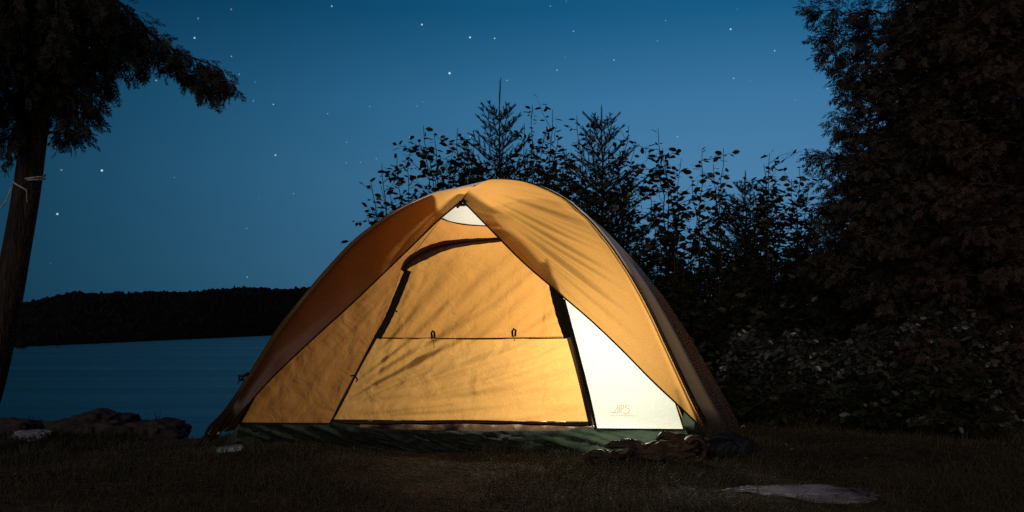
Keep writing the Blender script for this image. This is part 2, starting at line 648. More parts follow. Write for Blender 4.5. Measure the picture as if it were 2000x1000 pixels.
Lfoot = W(398, 860, 4.2)
Rfoot = W(1383, 848, 3.95)
EL = edge_curve([(860, 427, .07), (800, 485, .06), (740, 543, .05), (680, 600, .045), (620, 654, .04), (560, 710, .04), (522, 748, .05), (480, 795, .06), (440, 838, .05)], W(410, 862, 4.16))
ER = edge_curve([(960, 450, .07), (1020, 510, .065), (1090, 571, .06), (1150, 622, .06), (1210, 679, .06), (1270, 740, .06), (1325, 792, .06)], Rfoot)

wr_seed = 3.1


def streak(px, py, cx, cy, k, stretch=1.0, seed=0.0):
    """long creases fanning out of one point"""
    dx, dy = px - cx, py - cy
    th = math.atan2(dy, dx)
    r = math.hypot(dx, dy)
    a = noise.noise(Vector((th * k + seed, r / 420.0 * stretch, seed)))
    b = noise.noise(Vector((th * k * 2.3 + seed, r / 200.0 * stretch, seed + 4)))
    s = 1 - abs(2 * noise.noise(Vector((th * k * 1.1 + 9 + seed, r / 500.0, seed + 8))))
    return (a + .45 * b + .25 * s ** 2) * min(1, r / 250.0)


def proj(p):
    return 1000 + p[0] / p[1] * F, HZ - (p[2] - CAMZ) / p[1] * F


tent = empty('dome_tent', (-0.14, 5.17, 0.0))
tag(tent, 'glowing orange dome tent with open rain fly, lit from inside on the grass', 'tent')


def fly_front_right(u, v):       # u from ridge to hem, v from apex to foot
    a = Rc(v)
    b = ER(v)
    p = a * (1 - u) + b * u
    wd = np.linalg.norm(a - b)
    p = p + np.array([.10, -.80, .30]) * (.22 * wd * math.sin(math.pi * u) * .55)
    q = proj(p)
    s = streak(q[0], q[1], 860, 340, 22, 1, 1.7)
    f = math.sin(math.pi * min(1, v * 1.05)) * math.sin(math.pi * min(1, .1 + u * .85))
    env = math.exp(-((v - .33) / .2) ** 2) * .9 + .12
    d = s * .048 * f * env
    return p + np.array([.1, -.9, .35]) * d


def fly_front_left(u, v):
    a = Lc(v)
    b = EL(v)
    p = a * (1 - u) + b * u
    wd = np.linalg.norm(a - b)
    p = p + np.array([-.10, -.80, .30]) * (.10 * wd * math.sin(math.pi * u) * .5)
    q = proj(p)
    s = streak(q[0], q[1], 930, 360, 7, 1, 6.2)
    return p + np.array([0, -.9, .3]) * (s * .005 * math.sin(math.pi * u))


def at_z(curve, n=120):
    pts = np.array([curve(t) for t in np.linspace(0, 1, n)])
    zz = np.minimum.accumulate(pts[:, 2] - np.arange(n) * 1e-6)
    return lambda z: np.array([np.interp(-z, -zz, pts[:, 0]), np.interp(-z, -zz, pts[:, 1]), z])


Rz, Lz = at_z(RLc), at_z(LLc)
ax_d = np.array([.992, -.124, 0])
ax_n = np.array([.124, .992, 0])
C0 = np.array([-0.12, 5.15, 0])


def mirror_back(p):
    """reflect through the tent's middle, front to back"""
    q = np.array(p) - C0
    a, b = q @ ax_d, q @ ax_n
    return C0 + ax_d * a - ax_n * b * .95 + np.array([0, 0, q[2]])


MRz = lambda z: np.array([np.interp(z, [0, .3, .51, .75, .92, 1.125, 1.25, 1.36, 1.42, 1.45], [1.325, 1.17, 1.055, .90, .765, .575, .40, .20, .03, -.12]), 5.2 + .1 * z, z])
MLz = lambda z: np.array([np.interp(z, [0, .3, .51, .75, .92, 1.125, 1.25, 1.36, 1.42, 1.45], [-1.36, -1.25, -1.14, -.97, -.85, -.66, -.50, -.33, -.21, -.12]), 5.35, z])
MBz = lambda z: np.array([0.02, np.interp(z, [0, .3, .51, .75, .92, 1.125, 1.25, 1.36, 1.42, 1.45], [6.6, 6.45, 6.35, 6.2, 6.05, 5.85, 5.7, 5.5, 5.3, 5.15]), z])


def side(Af, Mf, Bf, zlo=0.02, bow=0.0):
    def fn(u, v):
        zt = APEX.z - .003
        z = zt + (zlo - zt) * v ** 1.5
        a, m, b = Af(z), Mf(z), Bf(z)
        p = a * (1 - u) * (1 - 2 * u) + m * 4 * u * (1 - u) + b * u * (2 * u - 1)
        s = noise.noise(Vector((u * 7, v * 2.2, 3))) + .5 * noise.noise(Vector((u * 19 + v * 4, v * 3, 9)))
        q = p - C0
        q[2] = 0
        q /= max(np.linalg.norm(q), .01)
        z2 = z + (.05 * (2 * u - 1) ** 2 if zlo < .05 else 0) * v
        return np.array([p[0], p[1], z2]) + q * (s * .018 * v * math.sin(math.pi * u))
    return fn


RRz = lambda z: mirror_back(Rz(z))
LRz = lambda z: mirror_back(Lz(z))

f1 = MB(); f1.grid(fly_front_right, 80, 200)
fly = f1.build('rain_fly', M['fly'], tent)
f2 = MB(); f2.grid(fly_front_left, 22, 110)
lp = f2.build('left_fly_panel', M['fly'], fly)
lp.name = 'fly_panel'
fs = MB()
fs.grid(side(Rz, MRz, RRz), 44, 60)
sp = fs.build('side_panel', M['fly_shaded'], fly)
fs = MB()
fs.grid(side(Lz, MLz, LRz), 30, 50)
fs.build('side_panel', M['fly_shaded'], fly)
fs = MB()
fs.grid(side(RRz, MBz, LRz), 24, 40)
fs.build('back_panel', M['fly'], fly)

# hems and seams: thin dark piping
def piping(name, fn, r, off=(0, 0, 0), mat='binding', parent=None, n=90, t0=0, t1=1):
    m = MB()
    m.tube([Vector(fn(t0 + (t1 - t0) * k / n)) + Vector(off) for k in range(n + 1)], r, 6)
    return m.build(name, M[mat], parent)


piping('hem', lambda t: fly_front_right(1, t), .0045, (0, -.003, 0), parent=fly)
piping('hem', lambda t: fly_front_left(1, t), .0045, (0, -.003, 0), parent=fly)
piping('seam', lambda t: fly_front_right(0, t), .0042, (.002, -.003, .0), parent=fly, t0=.12)
piping('seam', lambda t: np.array(AF) * (1 - t) + np.array(PK) * t, .006, (0, -.002, .002), parent=fly)

# ---------------- inner tent, front wall
DL = catmull([(783, 528), (768, 575), (748, 625), (728, 668), (690, 740), (662, 790), (645, 826)])   # left door zip
DR = catmull([(1080, 548), (1092, 600), (1106, 655), (1130, 745), (1148, 822)])                       # right edge of the door
TOP = catmull([(788, 520), (812, 503), (840, 489), (880, 477), (930, 470), (985, 466), (1030, 490), (1080, 548)])
LB = catmull([(897, 396), (820, 432), (740, 495), (680, 560), (625, 620), (575, 690), (520, 762), (466, 826)])
RB = catmull([(905, 396), (990, 410), (1080, 440), (1150, 500), (1215, 600), (1268, 700), (1312, 770), (1336, 838)])


def crease(px, py, amp=1.0):
    s = streak(px + 14 * math.sin(py / 60), py + 10 * math.sin(px / 90), 590, 850, 14, 1.6, 2.2)
    t = streak(px, py, 700, 860, 10, 1, 5.5)
    n1 = fbm(px / 60, py / 30, 3)
    lo = sstep(690, 800, py)
    h = noise.noise(Vector((px / 260, py / 17 + px / 500, 6)))
    return ((.026 * s + .011 * t) * (1 - .5 * lo) + .0070 * h * (.35 + .65 * lo) + .002 * n1) * amp


def wall(A, B, nu, nv, amp=1.0, off=0.0, f=crease, tuck=True):
    def fn(u, v):
        a, b = A(v), B(v)
        px, py = a[0] * (1 - u) + b[0] * u, a[1] * (1 - u) + b[1] * u
        e = min(1, 12 * u * (1 - u)) if tuck else 1
        return can(px, py, off + f(px, py, amp) * e)
    return fn


def crease_left(px, py, amp=1.0):
    s = streak(px, py, 800, 520, 7, 1, 12.2)
    t = streak(px, py, 650, 860, 6, 1, 15.5)
    return (.007 * s + .006 * t + .0035 * fbm(px / 70, py / 35, 8)) * amp


# door: lower part and upper (window) part
SEAMY = lambda px: 659 + 2 * math.sin((px - 735) / 370 * math.pi)
DLu = catmull([(783, 528), (768, 575), (748, 625), (731, 659)])
DLl = catmull([(731, 659), (700, 722), (668, 785), (650, 819)])
DRl = catmull([(1106, 657), (1126, 730), (1148, 823)])


def door_low(u, v):
    a, b = DLl(v), DRl(v)
    px = a[0] * (1 - u) + b[0] * u
    py = a[1] * (1 - u) + b[1] * u + (1 - v) * (SEAMY(px) - 658)
    return can(px, py, .004 + crease(px, py) * min(1, 12 * u * (1 - u)))


TOPL = catmull([(783, 528), (800, 510), (840, 489), (880, 477), (930, 470), (985, 466), (1020, 483), (1052, 515), (1080, 548)])


def door_up(u, v):
    a, b = DLu(v), DR(v * .39)
    tp = TOPL(u)
    bx = 731 + (1106 - 731) * u
    bp = np.array([bx, SEAMY(bx)])
    l_, r_ = a, b
    q = (1 - v) * tp + v * bp + (1 - u) * l_ + u * r_ - ((1 - u) * (1 - v) * np.array([783, 528]) + u * (1 - v) * np.array([1080, 548]) + (1 - u) * v * np.array([731, 659]) + u * v * np.array([1106, 657]))
    px, py = q
    return can(px, py, .002 + crease(px, py, .75) * min(1, 10 * u * (1 - u)) * min(1, v * 6))


body = MB()
# wall left of the door
DLfull = catmull([(864, 424), (838, 456), (810, 492), (783, 528), (768, 575), (748, 625), (728, 662), (690, 735), (662, 788), (645, 826)])
LBl = catmull([(864, 421), (848, 386), (793, 411), (744, 441), (695, 481), (646, 534), (597, 595), (554, 658), (528, 712), (506, 758), (466, 826)])


def left_wall(u, v):
    a, b = LBl(v), DLfull(v)
    px, py = a[0] * (1 - u) + b[0] * u, a[1] * (1 - u) + b[1] * u
    return can(px, py, crease_left(px, py) * min(1, 10 * u * (1 - u)))


body.grid(left_wall, 70, 90)
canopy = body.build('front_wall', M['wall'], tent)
# band between the seam under the peak and the door arch
TS = catmull([(864, 425), (880, 432), (910, 438), (950, 441), (975, 442)])
TB = catmull([(783, 528), (812, 503), (840, 489), (880, 477), (930, 469), (985, 465), (1004, 472)])


def top_wall(u, v):
    a, b = TS(u), TB(u)
    if u < .4:
        b = np.array([b[0] * 1, b[1]])
    px, py = a[0] * (1 - v) + b[0] * v, a[1] * (1 - v) + b[1] * v
    return can(px, py, .001 + (crease_left(px, py, .9) + .003 * math.sin(px / 40 + py / 9)) * math.sin(math.pi * v))


tb = MB(); tb.grid(top_wall, 60, 26)
tb.build('upper_wall', M['wall'], canopy)
# pale netting triangle at the very top
tn = MB()
tn.grid(lambda u, v: can(858 + (1000 - 858) * u * v + (900 - 858) * (1 - v), (TS(u)[1] - 385) * v + 385, 0.0), 20, 14)
tn.build('top_vent', M['vent'], canopy)
# pale wall right of the door
DRo = catmull([(972, 440), (1010, 476), (1056, 524), (1096, 578), (1112, 640), (1140, 740), (1166, 836)])


def right_wall(u, v):
    a, b = DRo(v), RBl(v)
    px, py = a[0] * (1 - u) + b[0] * u, a[1] * (1 - u) + b[1] * u
    return can(px, py, .0012 * fbm(px / 90, py / 50, 4) * math.sin(math.pi * u))


RBl = catmull([(972, 430), (1040, 415), (1100, 432), (1165, 485), (1208, 542), (1245, 608), (1280, 685), (1312, 765), (1336, 839)])
rw = MB(); rw.grid(right_wall, 40, 60)
pale = rw.build('pale_wall', M['cream'], canopy)
# door
dm = MB(); dm.grid(door_low, 110, 60)
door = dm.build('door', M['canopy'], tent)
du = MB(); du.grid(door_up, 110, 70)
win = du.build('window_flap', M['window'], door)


def ribbon(name, pxpts, widths, off, mat, parent, n=70, bulge=.006):
    """flat tape on the front wall: pixel centre line with pixel widths"""
    c = catmull([(x, y, wd) for (x, y), wd in zip(pxpts, widths)])
    m = MB()

    def fn(u, v):
        q = c(v)
        q2 = c(min(1, v + .01)); q1 = c(max(0, v - .01))
        d = (q2 - q1)[:2]
        d /= max(np.linalg.norm(d), 1e-6)
        nrm = np.array([-d[1], d[0]])
        e = (u - .5) * q[2]
        wob = 1 + .12 * noise.noise(Vector((v * 14, 1, off * 50)))
        x, y = q[0] + nrm[0] * e * wob, q[1] + nrm[1] * e * wob
        return can(x, y, off + bulge * math.sin(math.pi * u))
    m.grid(fn, 6, n)
    return m.build(name, M[mat], parent)


ribbon('zip_flap', [(786, 529), (800, 512), (830, 495), (865, 481), (905, 474), (950, 470), (992, 467)], [10, 19, 24, 20, 15, 11, 8], .016, 'flap', door, bulge=.012)
ribbon('zip_flap', [(788, 524), (806, 505), (840, 488), (880, 477), (930, 470), (992, 465)], [5, 5, 5, 5, 4, 4], .030, 'binding', door)
ribbon('zipper', [(797, 528), (778, 575), (757, 624), (737, 660)], [13, 15, 14, 15], .014, 'binding', door)
ribbon('zipper', [(735, 657), (700, 722), (668, 786), (644, 829)], [6, 4, 4, 5], .012, 'binding', door, bulge=.003)
ribbon('zipper', [(1074, 530), (1084, 570), (1096, 615), (1109, 660)], [14, 19, 20, 16], .014, 'binding', door)
ribbon('zipper', [(1100, 585), (1120, 665), (1140, 750), (1154, 832)], [8, 9, 10, 9], .013, 'binding', door, n=60)
ribbon('zipper', [(1090, 560), (1108, 612), (1132, 700), (1152, 780), (1164, 838)], [4, 5, 5, 5, 6], .017, 'binding', door, bulge=.003)
ribbon('zipper', [(1093, 590), (1117, 665), (1145, 775), (1158, 836)], [3, 3, 3, 4], .020, 'flap', door, bulge=.004)
piping('seam', lambda t: can(733 + 374 * t, SEAMY(733 + 374 * t) + 1, .010), .0035, parent=door)
ribbon('seam', [(856, 425), (880, 433), (910, 439), (965, 442)], [2.2, 2.2, 2.2, 2.2], .006, 'flap', canopy, bulge=.002)
piping('seam', lambda t: can(1166 + 170 * t, 837.5 + 1.5 * t, .006), .0035, parent=canopy)
piping('seam', lambda t: can(*RBl(.86 + .14 * t), .006), .004, parent=canopy)
piping('seam', lambda t: can(466 + 180 * t, 826 + 1 * t, .006), .0032, parent=canopy)
piping('seam', lambda t: can(*LBl(.62 + .38 * t), .004), .0035, parent=canopy)
# toggles
for (x, y, dx, dy, ln) in ((845, 658, -1, -12, 22), (1002, 656, 1, -14, 10)):
    m = MB()
    m.tube([can(x - 1, y + 2, .022), can(x + dx * .4 - 2, y + dy * .6, .034), can(x + dx, y + dy, .038), can(x + dx + 4, y + dy * .8, .036), can(x + 4, y + 1, .026)], .0055, 6)
    m.tube([can(x + 1, y, .024), can(x + 3, y + ln, .024)], .0015, 5)
    m.build('toggle', M['binding'], door)
for (x, y) in ((771, 590), (688, 734)):
    m = MB()
    m.tube([can(x - 3, y, .016), can(x + 5, y - 1, .02), can(x + 10, y + 7, .02), can(x + 8, y + 12, .02)] if y > 700 else
           [can(x - 3, y, .016), can(x + 1, y + 8, .02), can(x + 1, y + 17, .02), can(x + 5, y + 19, .02)], .004, 6)
    m.build('toggle', M['binding'], door)
# hook under the front peak
m = MB()
m.tube([PK + Vector((-.012, .01, -.004)), PK + Vector((-.010, .0, -.022)), PK + Vector((.012, .0, -.022)), PK + Vector((.016, .01, -.004))], .009, 6)
m.tube([PK + Vector((-.03, .03, -.03)), PK + Vector((.0, .01, -.0)), PK + Vector((.03, .04, -.02))], .010, 6)
m.build('peak_hook', M['binding'], fly)

# rolled hem at the bottom of the door, with the gap below it
def roll(u, v):
    px = 646 + 506 * u
    py0 = 820 + 3 * u + 1.5 * math.sin(u * 9)
    th = (8 + 3 * noise.noise(Vector((u * 9, 0, 2)))) * min(1, 12 * u + .2) 
    a = v * 2 * math.pi
    return can(px, py0 + th * .5 * (1 - math.cos(a)), .016 + .012 * math.sin(a) + .004 * noise.noise(Vector((u * 40, v * 3, 7))))


m = MB(); m.grid(roll, 90, 10)
m.build('door_hem', M['flap'], door)

# logo on the pale wall
def strokes(lines, wpx, off):
    m = MB()
    for ln in lines:
        for (x0, y0), (x1, y1) in zip(ln, ln[1:]):
            d = np.array([x1 - x0, y1 - y0], float)
            d /= np.linalg.norm(d)
            nn = np.array([-d[1], d[0]]) * wpx / 2
            e = d * wpx * .4
            b = len(m.v)
            for (x, y, s, ee) in ((x0, y0, 1, -1), (x1, y1, 1, 1), (x1, y1, -1, 1), (x0, y0, -1, -1)):
                m.v.append(tuple(can(x + nn[0] * s + e[0] * ee, y + nn[1] * s + e[1] * ee, off)))
            m.f.append((b, b + 1, b + 2, b + 3))
    return m


arc = [(1229, 794), (1225, 791), (1221, 793), (1222, 796), (1227, 798), (1230, 801), (1228, 806), (1222, 808), (1217, 806)]
strokes([[(1193, 806), (1200, 806), (1207, 792), (1207, 806)], [(1198, 806), (1207, 806)], [(1210, 792), (1210, 806)], [(1213, 806), (1213, 792), (1218, 792), (1218, 797), (1214, 799)],
         arc], 1.3, .008).build('logo', M['logo'], pale, smooth=False)
tcu = bpy.data.curves.new('word', 'FONT')
tcu.body = 'MOUNTAINEERING'
tcu.size = 1
tob = bpy.data.objects.new('word', tcu)
C.objects.link(tob)
bpy.context.view_layer.update()
tme = bpy.data.meshes.new_from_object(tob.evaluated_get(bpy.context.evaluated_depsgraph_get()))
bpy.data.objects.remove(tob)
xx = [v.co.x for v in tme.vertices]
x0_, x1_ = min(xx), max(xx)
link('lettering', [can(1192 + (v.co.x - x0_) / (x1_ - x0_) * 46, 813 - v.co.y * 5, .008) for v in tme.vertices], [tuple(p.vertices) for p in tme.polygons], M['logo'], pale)

# floor tub
def tub_front(u, v):
    x0, y0 = 470 + (1338 - 470) * u, 826 + 13 * u
    if 650 < x0 < 1150:
        y0 += 9 * math.sin(math.pi * (x0 - 650) / 500) ** .4
    p = Vector(can(x0, y0, .012))
    s = noise.noise(Vector((u * 9 + v * 1.3, v * 1.2, 5))) + .7 * noise.noise(Vector((u * 30 - v * 7, v * 2, 9))) + .35 * noise.noise(Vector((u * 70 + v * 9, v * 5, 2)))
    p.z = p.z * (1 - v) + (-.03) * v
    sag = .5 + .5 * math.sin(u * 11 + 1) * math.sin(u * 23)
    p.y -= .10 * v + .060 * s * math.sin(math.pi * (.1 + .9 * v)) + .035 * sag * math.sin(math.pi * v)
    p.z += .03 * s * v * (1 - v) * 2
    return p


m = MB(); m.grid(tub_front, 140, 16)
tub = m.build('floor_tub', M['tub'], tent)
m = MB()
# right-hand tub wall, seen between the pale wall and the fly
c0, c1, c2, c3 = W(1333, 790, 4.09), W(1338, 838, 4.08), W(1385, 856, 4.45), W(1352, 800, 4.5)


def tubr(u, v):
    a = c0.lerp(c3, u)
    b = Vector((c1.x, c1.y, -.02)).lerp(Vector((c2.x, c2.y, -.02)), u)
    b.z = b.z
    p = a.lerp(b, v)
    p.x += .012 * math.sin(v * 14 + u * 5) * .5
    return p


m.grid(tubr, 12, 20)
m.build('tub_side', M['tub'], tub)


# inner side and back walls (only their lit glow shows through the fly)
def shrink(fn, k=.94):
    def g(z):
        p = np.array(fn(z)) - C0
        return C0 + np.array([p[0] * k, p[1] * k, z])
    return g


def inner(Af, Mf, Bf, z0, z1):
    def fn(u, v):
        z = z0 + (z1 - z0) * v
        a, mm, b = Af(z + .05), Mf(z + .05), Bf(z + .05)
        p = a * (1 - u) * (1 - 2 * u) + mm * 4 * u * (1 - u) + b * u * (2 * u - 1)
        return (p[0], p[1], z)
    return fn


iR = lambda z: C0 + (np.array(Rz(z)) - C0) * np.array([.94, .94, 1])
iMR = lambda z: C0 + (np.array(MRz(z)) - C0) * np.array([.80, .9, 1]) * 1.0
iRR = lambda z: C0 + (np.array(RRz(z)) - C0) * np.array([.94, .94, 1])
iL = lambda z: C0 + (np.array(Lz(z)) - C0) * np.array([.965, .965, 1])
iML = lambda z: C0 + (np.array(MLz(z)) - C0) * np.array([.85, .9, 1])
iLR = lambda z: C0 + (np.array(LRz(z)) - C0) * np.array([.93, .93, 1])
iMB = lambda z: C0 + (np.array(MBz(z)) - C0) * np.array([.9, .82, 1])
m = MB()
m.grid(lambda u, v: inner(iR, iMR, iRR, .75, .12)(.14 + .86 * u, v), 16, 10)
m.grid(inner(iL, iML, iLR, 1.22, .12), 20, 20)
m.grid(inner(iRR, iMB, iLR, .75, .12), 16, 10)
m.build('inner_wall', M['sidewall'], tent)
m = MB()
m.grid(inner(iR, iMR, iRR, 1.34, .75), 16, 10)
m.grid(inner(iL, iML, iLR, 1.34, 1.22), 16, 4)
m.grid(inner(iRR, iMB, iLR, 1.34, .75), 16, 10)
m.build('roof_net', M['net'], tent)
m = MB()
m.grid(inner(iR, iMR, iRR, .12, .0), 16, 3)
m.grid(inner(iL, iML, iLR, .12, .0), 16, 3)
m.grid(inner(iRR, iMB, iLR, .12, .0), 16, 3)
fl = []
m.grid(lambda u, v: (-1.2 + 2.0 * u, 4.22 + 1.75 * v - .15 * u, .03 + .006 * math.sin(u * 20) * math.sin(v * 17)), 12, 12)
m.build('tub_floor', M['tub'], tub)
# poles
for nm, a, b in (('tent_pole', RLc, None), ('tent_pole', LLc, None)):
    m = MB()
    pts = [Vector(a(t)) for t in np.linspace(0, .97, 30)]
    pts = [p + (Vector((C0[0], C0[1], p.z)) - p).normalized() * .02 - Vector((0, 0, .012)) for p in pts]
    back = [Vector(mirror_back(p)) for p in pts]
    m.tube(list(reversed(back[1:])) + pts, .0045, 6)
    m.build(nm, M['binding'], tent)
# lower left: fly corner strap with webbing
m = MB()
m.tube([Lfoot + Vector((.02, 0, .03)), Lfoot + Vector((-.01, -.01, 0)), Lfoot + Vector((-.04, -.03, -.05))], .008, 6)
m.build('corner_strap', M['binding'], fly)
m = MB()
kn = W(474, 737, 4.28)
m.tube([kn + Vector((.03, 0, .02)), kn + Vector((0, 0, .004)), kn + Vector((-.018, 0, .006)), kn + Vector((-.016, 0, -.012)), kn + Vector((.004, 0, -.01))], .008, 6)
m.tube([kn + Vector((-.016, 0, -.01)), kn + Vector((-.022, 0, -.03))], .003, 5)
m.build('guy_loop', M['binding'], fly)

# the lantern light inside
for (loc, en, rad, col) in (((.55, 4.84, .26), 100.0, .14, (1.0, .92, .80)), ((-.16, 5.02, 1.0), 14.0, .14, (1.0, .92, .80))):
    pl = bpy.data.lights.new('lantern_light', 'POINT')
    pl.energy = en
    pl.shadow_soft_size = rad
    pl.color = col
    po = bpy.data.objects.new('lantern_light', pl)
    po.location = loc
    C.objects.link(po)

# sleeping bag just inside the door
sb = empty('sleeping_bag', (-.2, 4.55, .04))
tag(sb, 'pale quilted sleeping bag glimpsed through the gap under the tent door', 'sleeping bag')
m = MB()


def bagfn(u, v):
    a = v * 2 * math.pi
    r = .075 * (1 + .16 * math.sin(u * 60) + .2 * noise.noise(Vector((u * 8, v * 3, 1)))) * math.sin(math.pi * (.04 + .92 * u)) ** .35
    return (-.75 + 1.15 * u, 4.42 - .14 * u + r * 1.9 * math.cos(a), .075 + r * .75 * math.sin(a))


m.grid(bagfn, 90, 16)
m.build('quilt', M['quilt'], sb)

# ------------------------------------------------------------------ things on the ground
def clothfn(P, sx, sy, sz, seed, curl=0.0):
    def fn(u, v):
        a = v * 2 * math.pi
        r = 1 + .30 * noise.noise(Vector((u * 4, math.cos(a) * 1.5, math.sin(a) * 1.5 + seed)))
        r += .22 * (1 - abs(2 * noise.noise(Vector((u * 9 + seed, math.cos(a) * 3, math.sin(a) * 3))))) ** 2
        e = math.sin(math.pi * (.03 + .94 * u)) ** .4
        x = P[0] + sx * (u - .5)
        return (x + .03 * math.sin(a * 2 + seed) * e, P[1] + sy * r * e * math.cos(a), P[2] + curl * u * u + sz * (.55 + .5 * u) * r * e * math.sin(a) * .8 + sz * .5)
    return fn


ct = empty('crumpled_groundsheet', (.55, 3.9, 0))
tag(ct, 'crumpled brown cloth heaped against the green tent floor at its right corner', 'cloth')
m = MB()
# folds: several overlapping rolls
for (x0, x1, y, z, r, sd) in ((.31, .80, 3.78, .012, .020, 1), (.29, .52, 3.76, .036, .020, 2), (.36, .80, 3.80, .040, .022, 3), (.42, .80, 3.83, .066, .020, 4),
                              (.40, .66, 3.82, .060, .018, 5), (.55, .78, 3.76, .026, .016, 7), (.62, .83, 3.85, .088, .018, 8), (.66, .84, 3.80, .064, .022, 9), (.33, .47, 3.74, .020, .013, 10)):
    def rf(u, v, x0=x0, x1=x1, y=y, z=z, r=r, sd=sd):
        a = v * 2 * math.pi
        rr = r * (1 + .45 * noise.noise(Vector((u * 2.5 + sd, math.cos(a) * 1.4, math.sin(a) * 1.4))) + .6 * (1 - abs(2.2 * noise.noise(Vector((u * 2.2 + sd, math.cos(a) * 3.4 + u * 2, math.sin(a) * 3.4 + sd))))) ** 2)
        e = math.sin(math.pi * (.02 + .96 * u)) ** .5
        sw = noise.noise(Vector((u * 3.0, sd * 3.7, 1))) * .045
        return (x0 + (x1 - x0) * u, y + rr * e * 1.2 * math.cos(a) + sw, z + sw * .45 + .012 * u + rr * e * math.sin(a) * .9)
    m.grid(rf, 60, 26)
# the end is turned back on itself in a loop
def loopf(u, v):
    t = -1.9 + 4.3 * u
    cx, cz = .775 + .045 * math.cos(t), .062 + .048 * math.sin(t)
    q = v * 2 * math.pi
    rr = .013 * (1 + .4 * noise.noise(Vector((u * 4, math.cos(q), math.sin(q)))))
    return (cx + rr * math.cos(q) * math.cos(t), 3.77 + rr * 2.6 * math.sin(q), cz + rr * math.cos(q) * math.sin(t))
m.grid(loopf, 40, 14)
m.build('folded_cloth', M['cloth'], ct)
m = MB()
m.tube([(.66, 3.75, .02), (.70, 3.74, .045), (.72, 3.74, .02), (.74, 3.75, .05)], .006, 6)
m.build('cord', M['cloth'], ct)

bag = empty('dark_bag', (.93, 3.95, 0))
tag(bag, 'dark navy bag slumped on the ground right of the crumpled brown cloth', 'bag')
m = MB()
m.grid(clothfn((.93, 4.0, .0), .30, .09, .075, 4.2), 40, 24)
m.build('bag_body', M['bag'], bag)
m = MB()
m.tube([(.84, 3.93, .06), (.90, 3.90, .10), (.97, 3.90, .09), (1.02, 3.93, .05)], .008, 6)
m.build('strap', M['bag'], bag)


def rock(name, c, s, label, seed, mat='rock', n=4, flat=.0, cat='rock', group=None):
    import bmesh
    bm = bmesh.new()
    bmesh.ops.create_icosphere(bm, subdivisions=5, radius=1)
    for v in bm.verts:
        p = v.co.normalized()
        d = 1 + .28 * fbm(p.x * 1.3 + seed, p.y * 1.3, p.z * 1.3, 3) + .16 * fbm(p.x * 4 + seed, p.y * 4, p.z * 4, 6)
        ce = noise.cell_vector(Vector((p.x * 1.6 + seed, p.y * 1.6, p.z * 1.6)))
        d += .16 * (ce[0] - .5)
        q = p * d
        if q.z > .55 - flat:
            q.z = (.55 - flat) + (q.z - .55 + flat) * .35
        v.co = Vector((q.x * s[0] + c[0], q.y * s[1] + c[1], q.z * s[2] + c[2]))
    me = bpy.data.meshes.new(name)
    bm.to_mesh(me)
    bm.free()
    for p in me.polygons:
        p.use_smooth = True
    me.materials.append(M[mat])
    o = bpy.data.objects.new(name, me)
    C.objects.link(o)
    tag(o, label, cat, group)
    return o


rg = 'rocks along the edge of the bank'
rock('boulder', W(195, 845, 4.95) - Vector((0, 0, .01)), (.17, .2, .18), 'rounded boulder that stands highest on the bank edge left of the tent', 1, group=rg)
rock('rock_ledge', W(190, 870, 4.95), (.36, .25, .22), 'long low rock ledge under the rounded boulder on the bank', 2, group=rg)
rock('rock_ledge', W(300, 862, 4.95), (.20, .20, .17), 'broad sloping rock between the rounded boulder and the tent corner', 3, group=rg)
rock('rock_ledge', W(25, 868, 4.8), (.17, .15, .20), 'squat brown rock at the left edge of the bank', 6, group=rg)
rock('pale_stone', W(62, 850, 4.6), (.10, .09, .035), 'small pale stone lying in front of the squat brown rock at far left', 8, 'paleslab', cat='stone')
rock('flat_rock', W(1565, 960, 3.12) - Vector((0, 0, .012)), (.26, .13, .035), 'flat pale grey rock slab in the grass right foreground', 12, 'paleslab', flat=.1, cat='rock slab')
rock('flat_rock', W(1440, 950, 3.3) - Vector((0, 0, .018)), (.10, .07, .03), 'small dark half-buried rock at the left end of the pale slab', 14, 'rock', cat='rock')
rock('brown_stone', W(1800, 932, 3.5) - Vector((0, 0, .02)), (.11, .07, .035), 'low brown stone in the dirt right of the pale slab', 16, 'rock', cat='stone')
rock('brown_stone', W(1725, 912, 3.75) - Vector((0, 0, .02)), (.12, .07, .035), 'low reddish stone behind the pale slab toward the bushes', 17, 'rock', cat='stone')

# pale blue flat scrap near the left corner
sc = empty('plastic_case', W(443, 888, 3.95))
tag(sc, 'small pale blue plastic strip lying on the grass by the left tent corner', 'plastic strip')
m = MB()
a, b = W(415, 881, 3.86), W(471, 874, 3.86)
m.grid(lambda u, v: Vector(a).lerp(Vector(b), u) + Vector((0, .03 * v * 0 + .012 * math.sin(v * math.pi), .028 * (v - .5))), 10, 6)
m.grid(lambda u, v: Vector(a).lerp(Vector(b), u) + Vector((0, .014 * math.sin(v * math.pi) + .012, .028 * (v - .5))), 10, 6)
m.build('strip', M['plastic'], sc)
# pegs
pg = MB()
P0 = W(1450, 832, 5.1)
pg.tube([P0 + Vector((-.02, 0, -.06)), P0, P0 + Vector((.012, 0, .006)), P0 + Vector((.014, 0, -.01))], .004, 6)
tag(pg.build('tent_peg', M['metal']), 'bright metal tent peg at the right corner of the rain fly', 'tent peg')
pg = MB()
P0 = W(502, 872, 3.95)
pg.tube([P0 + Vector((0, 0, -.04)), P0 + Vector((.003, 0, .02)), P0 + Vector((.012, 0, .028)), P0 + Vector((.018, 0, .012))], .004, 6)
tag(pg.build('tent_peg', M['rock']), 'small pale tent peg in the grass right of the blue strip', 'tent peg')

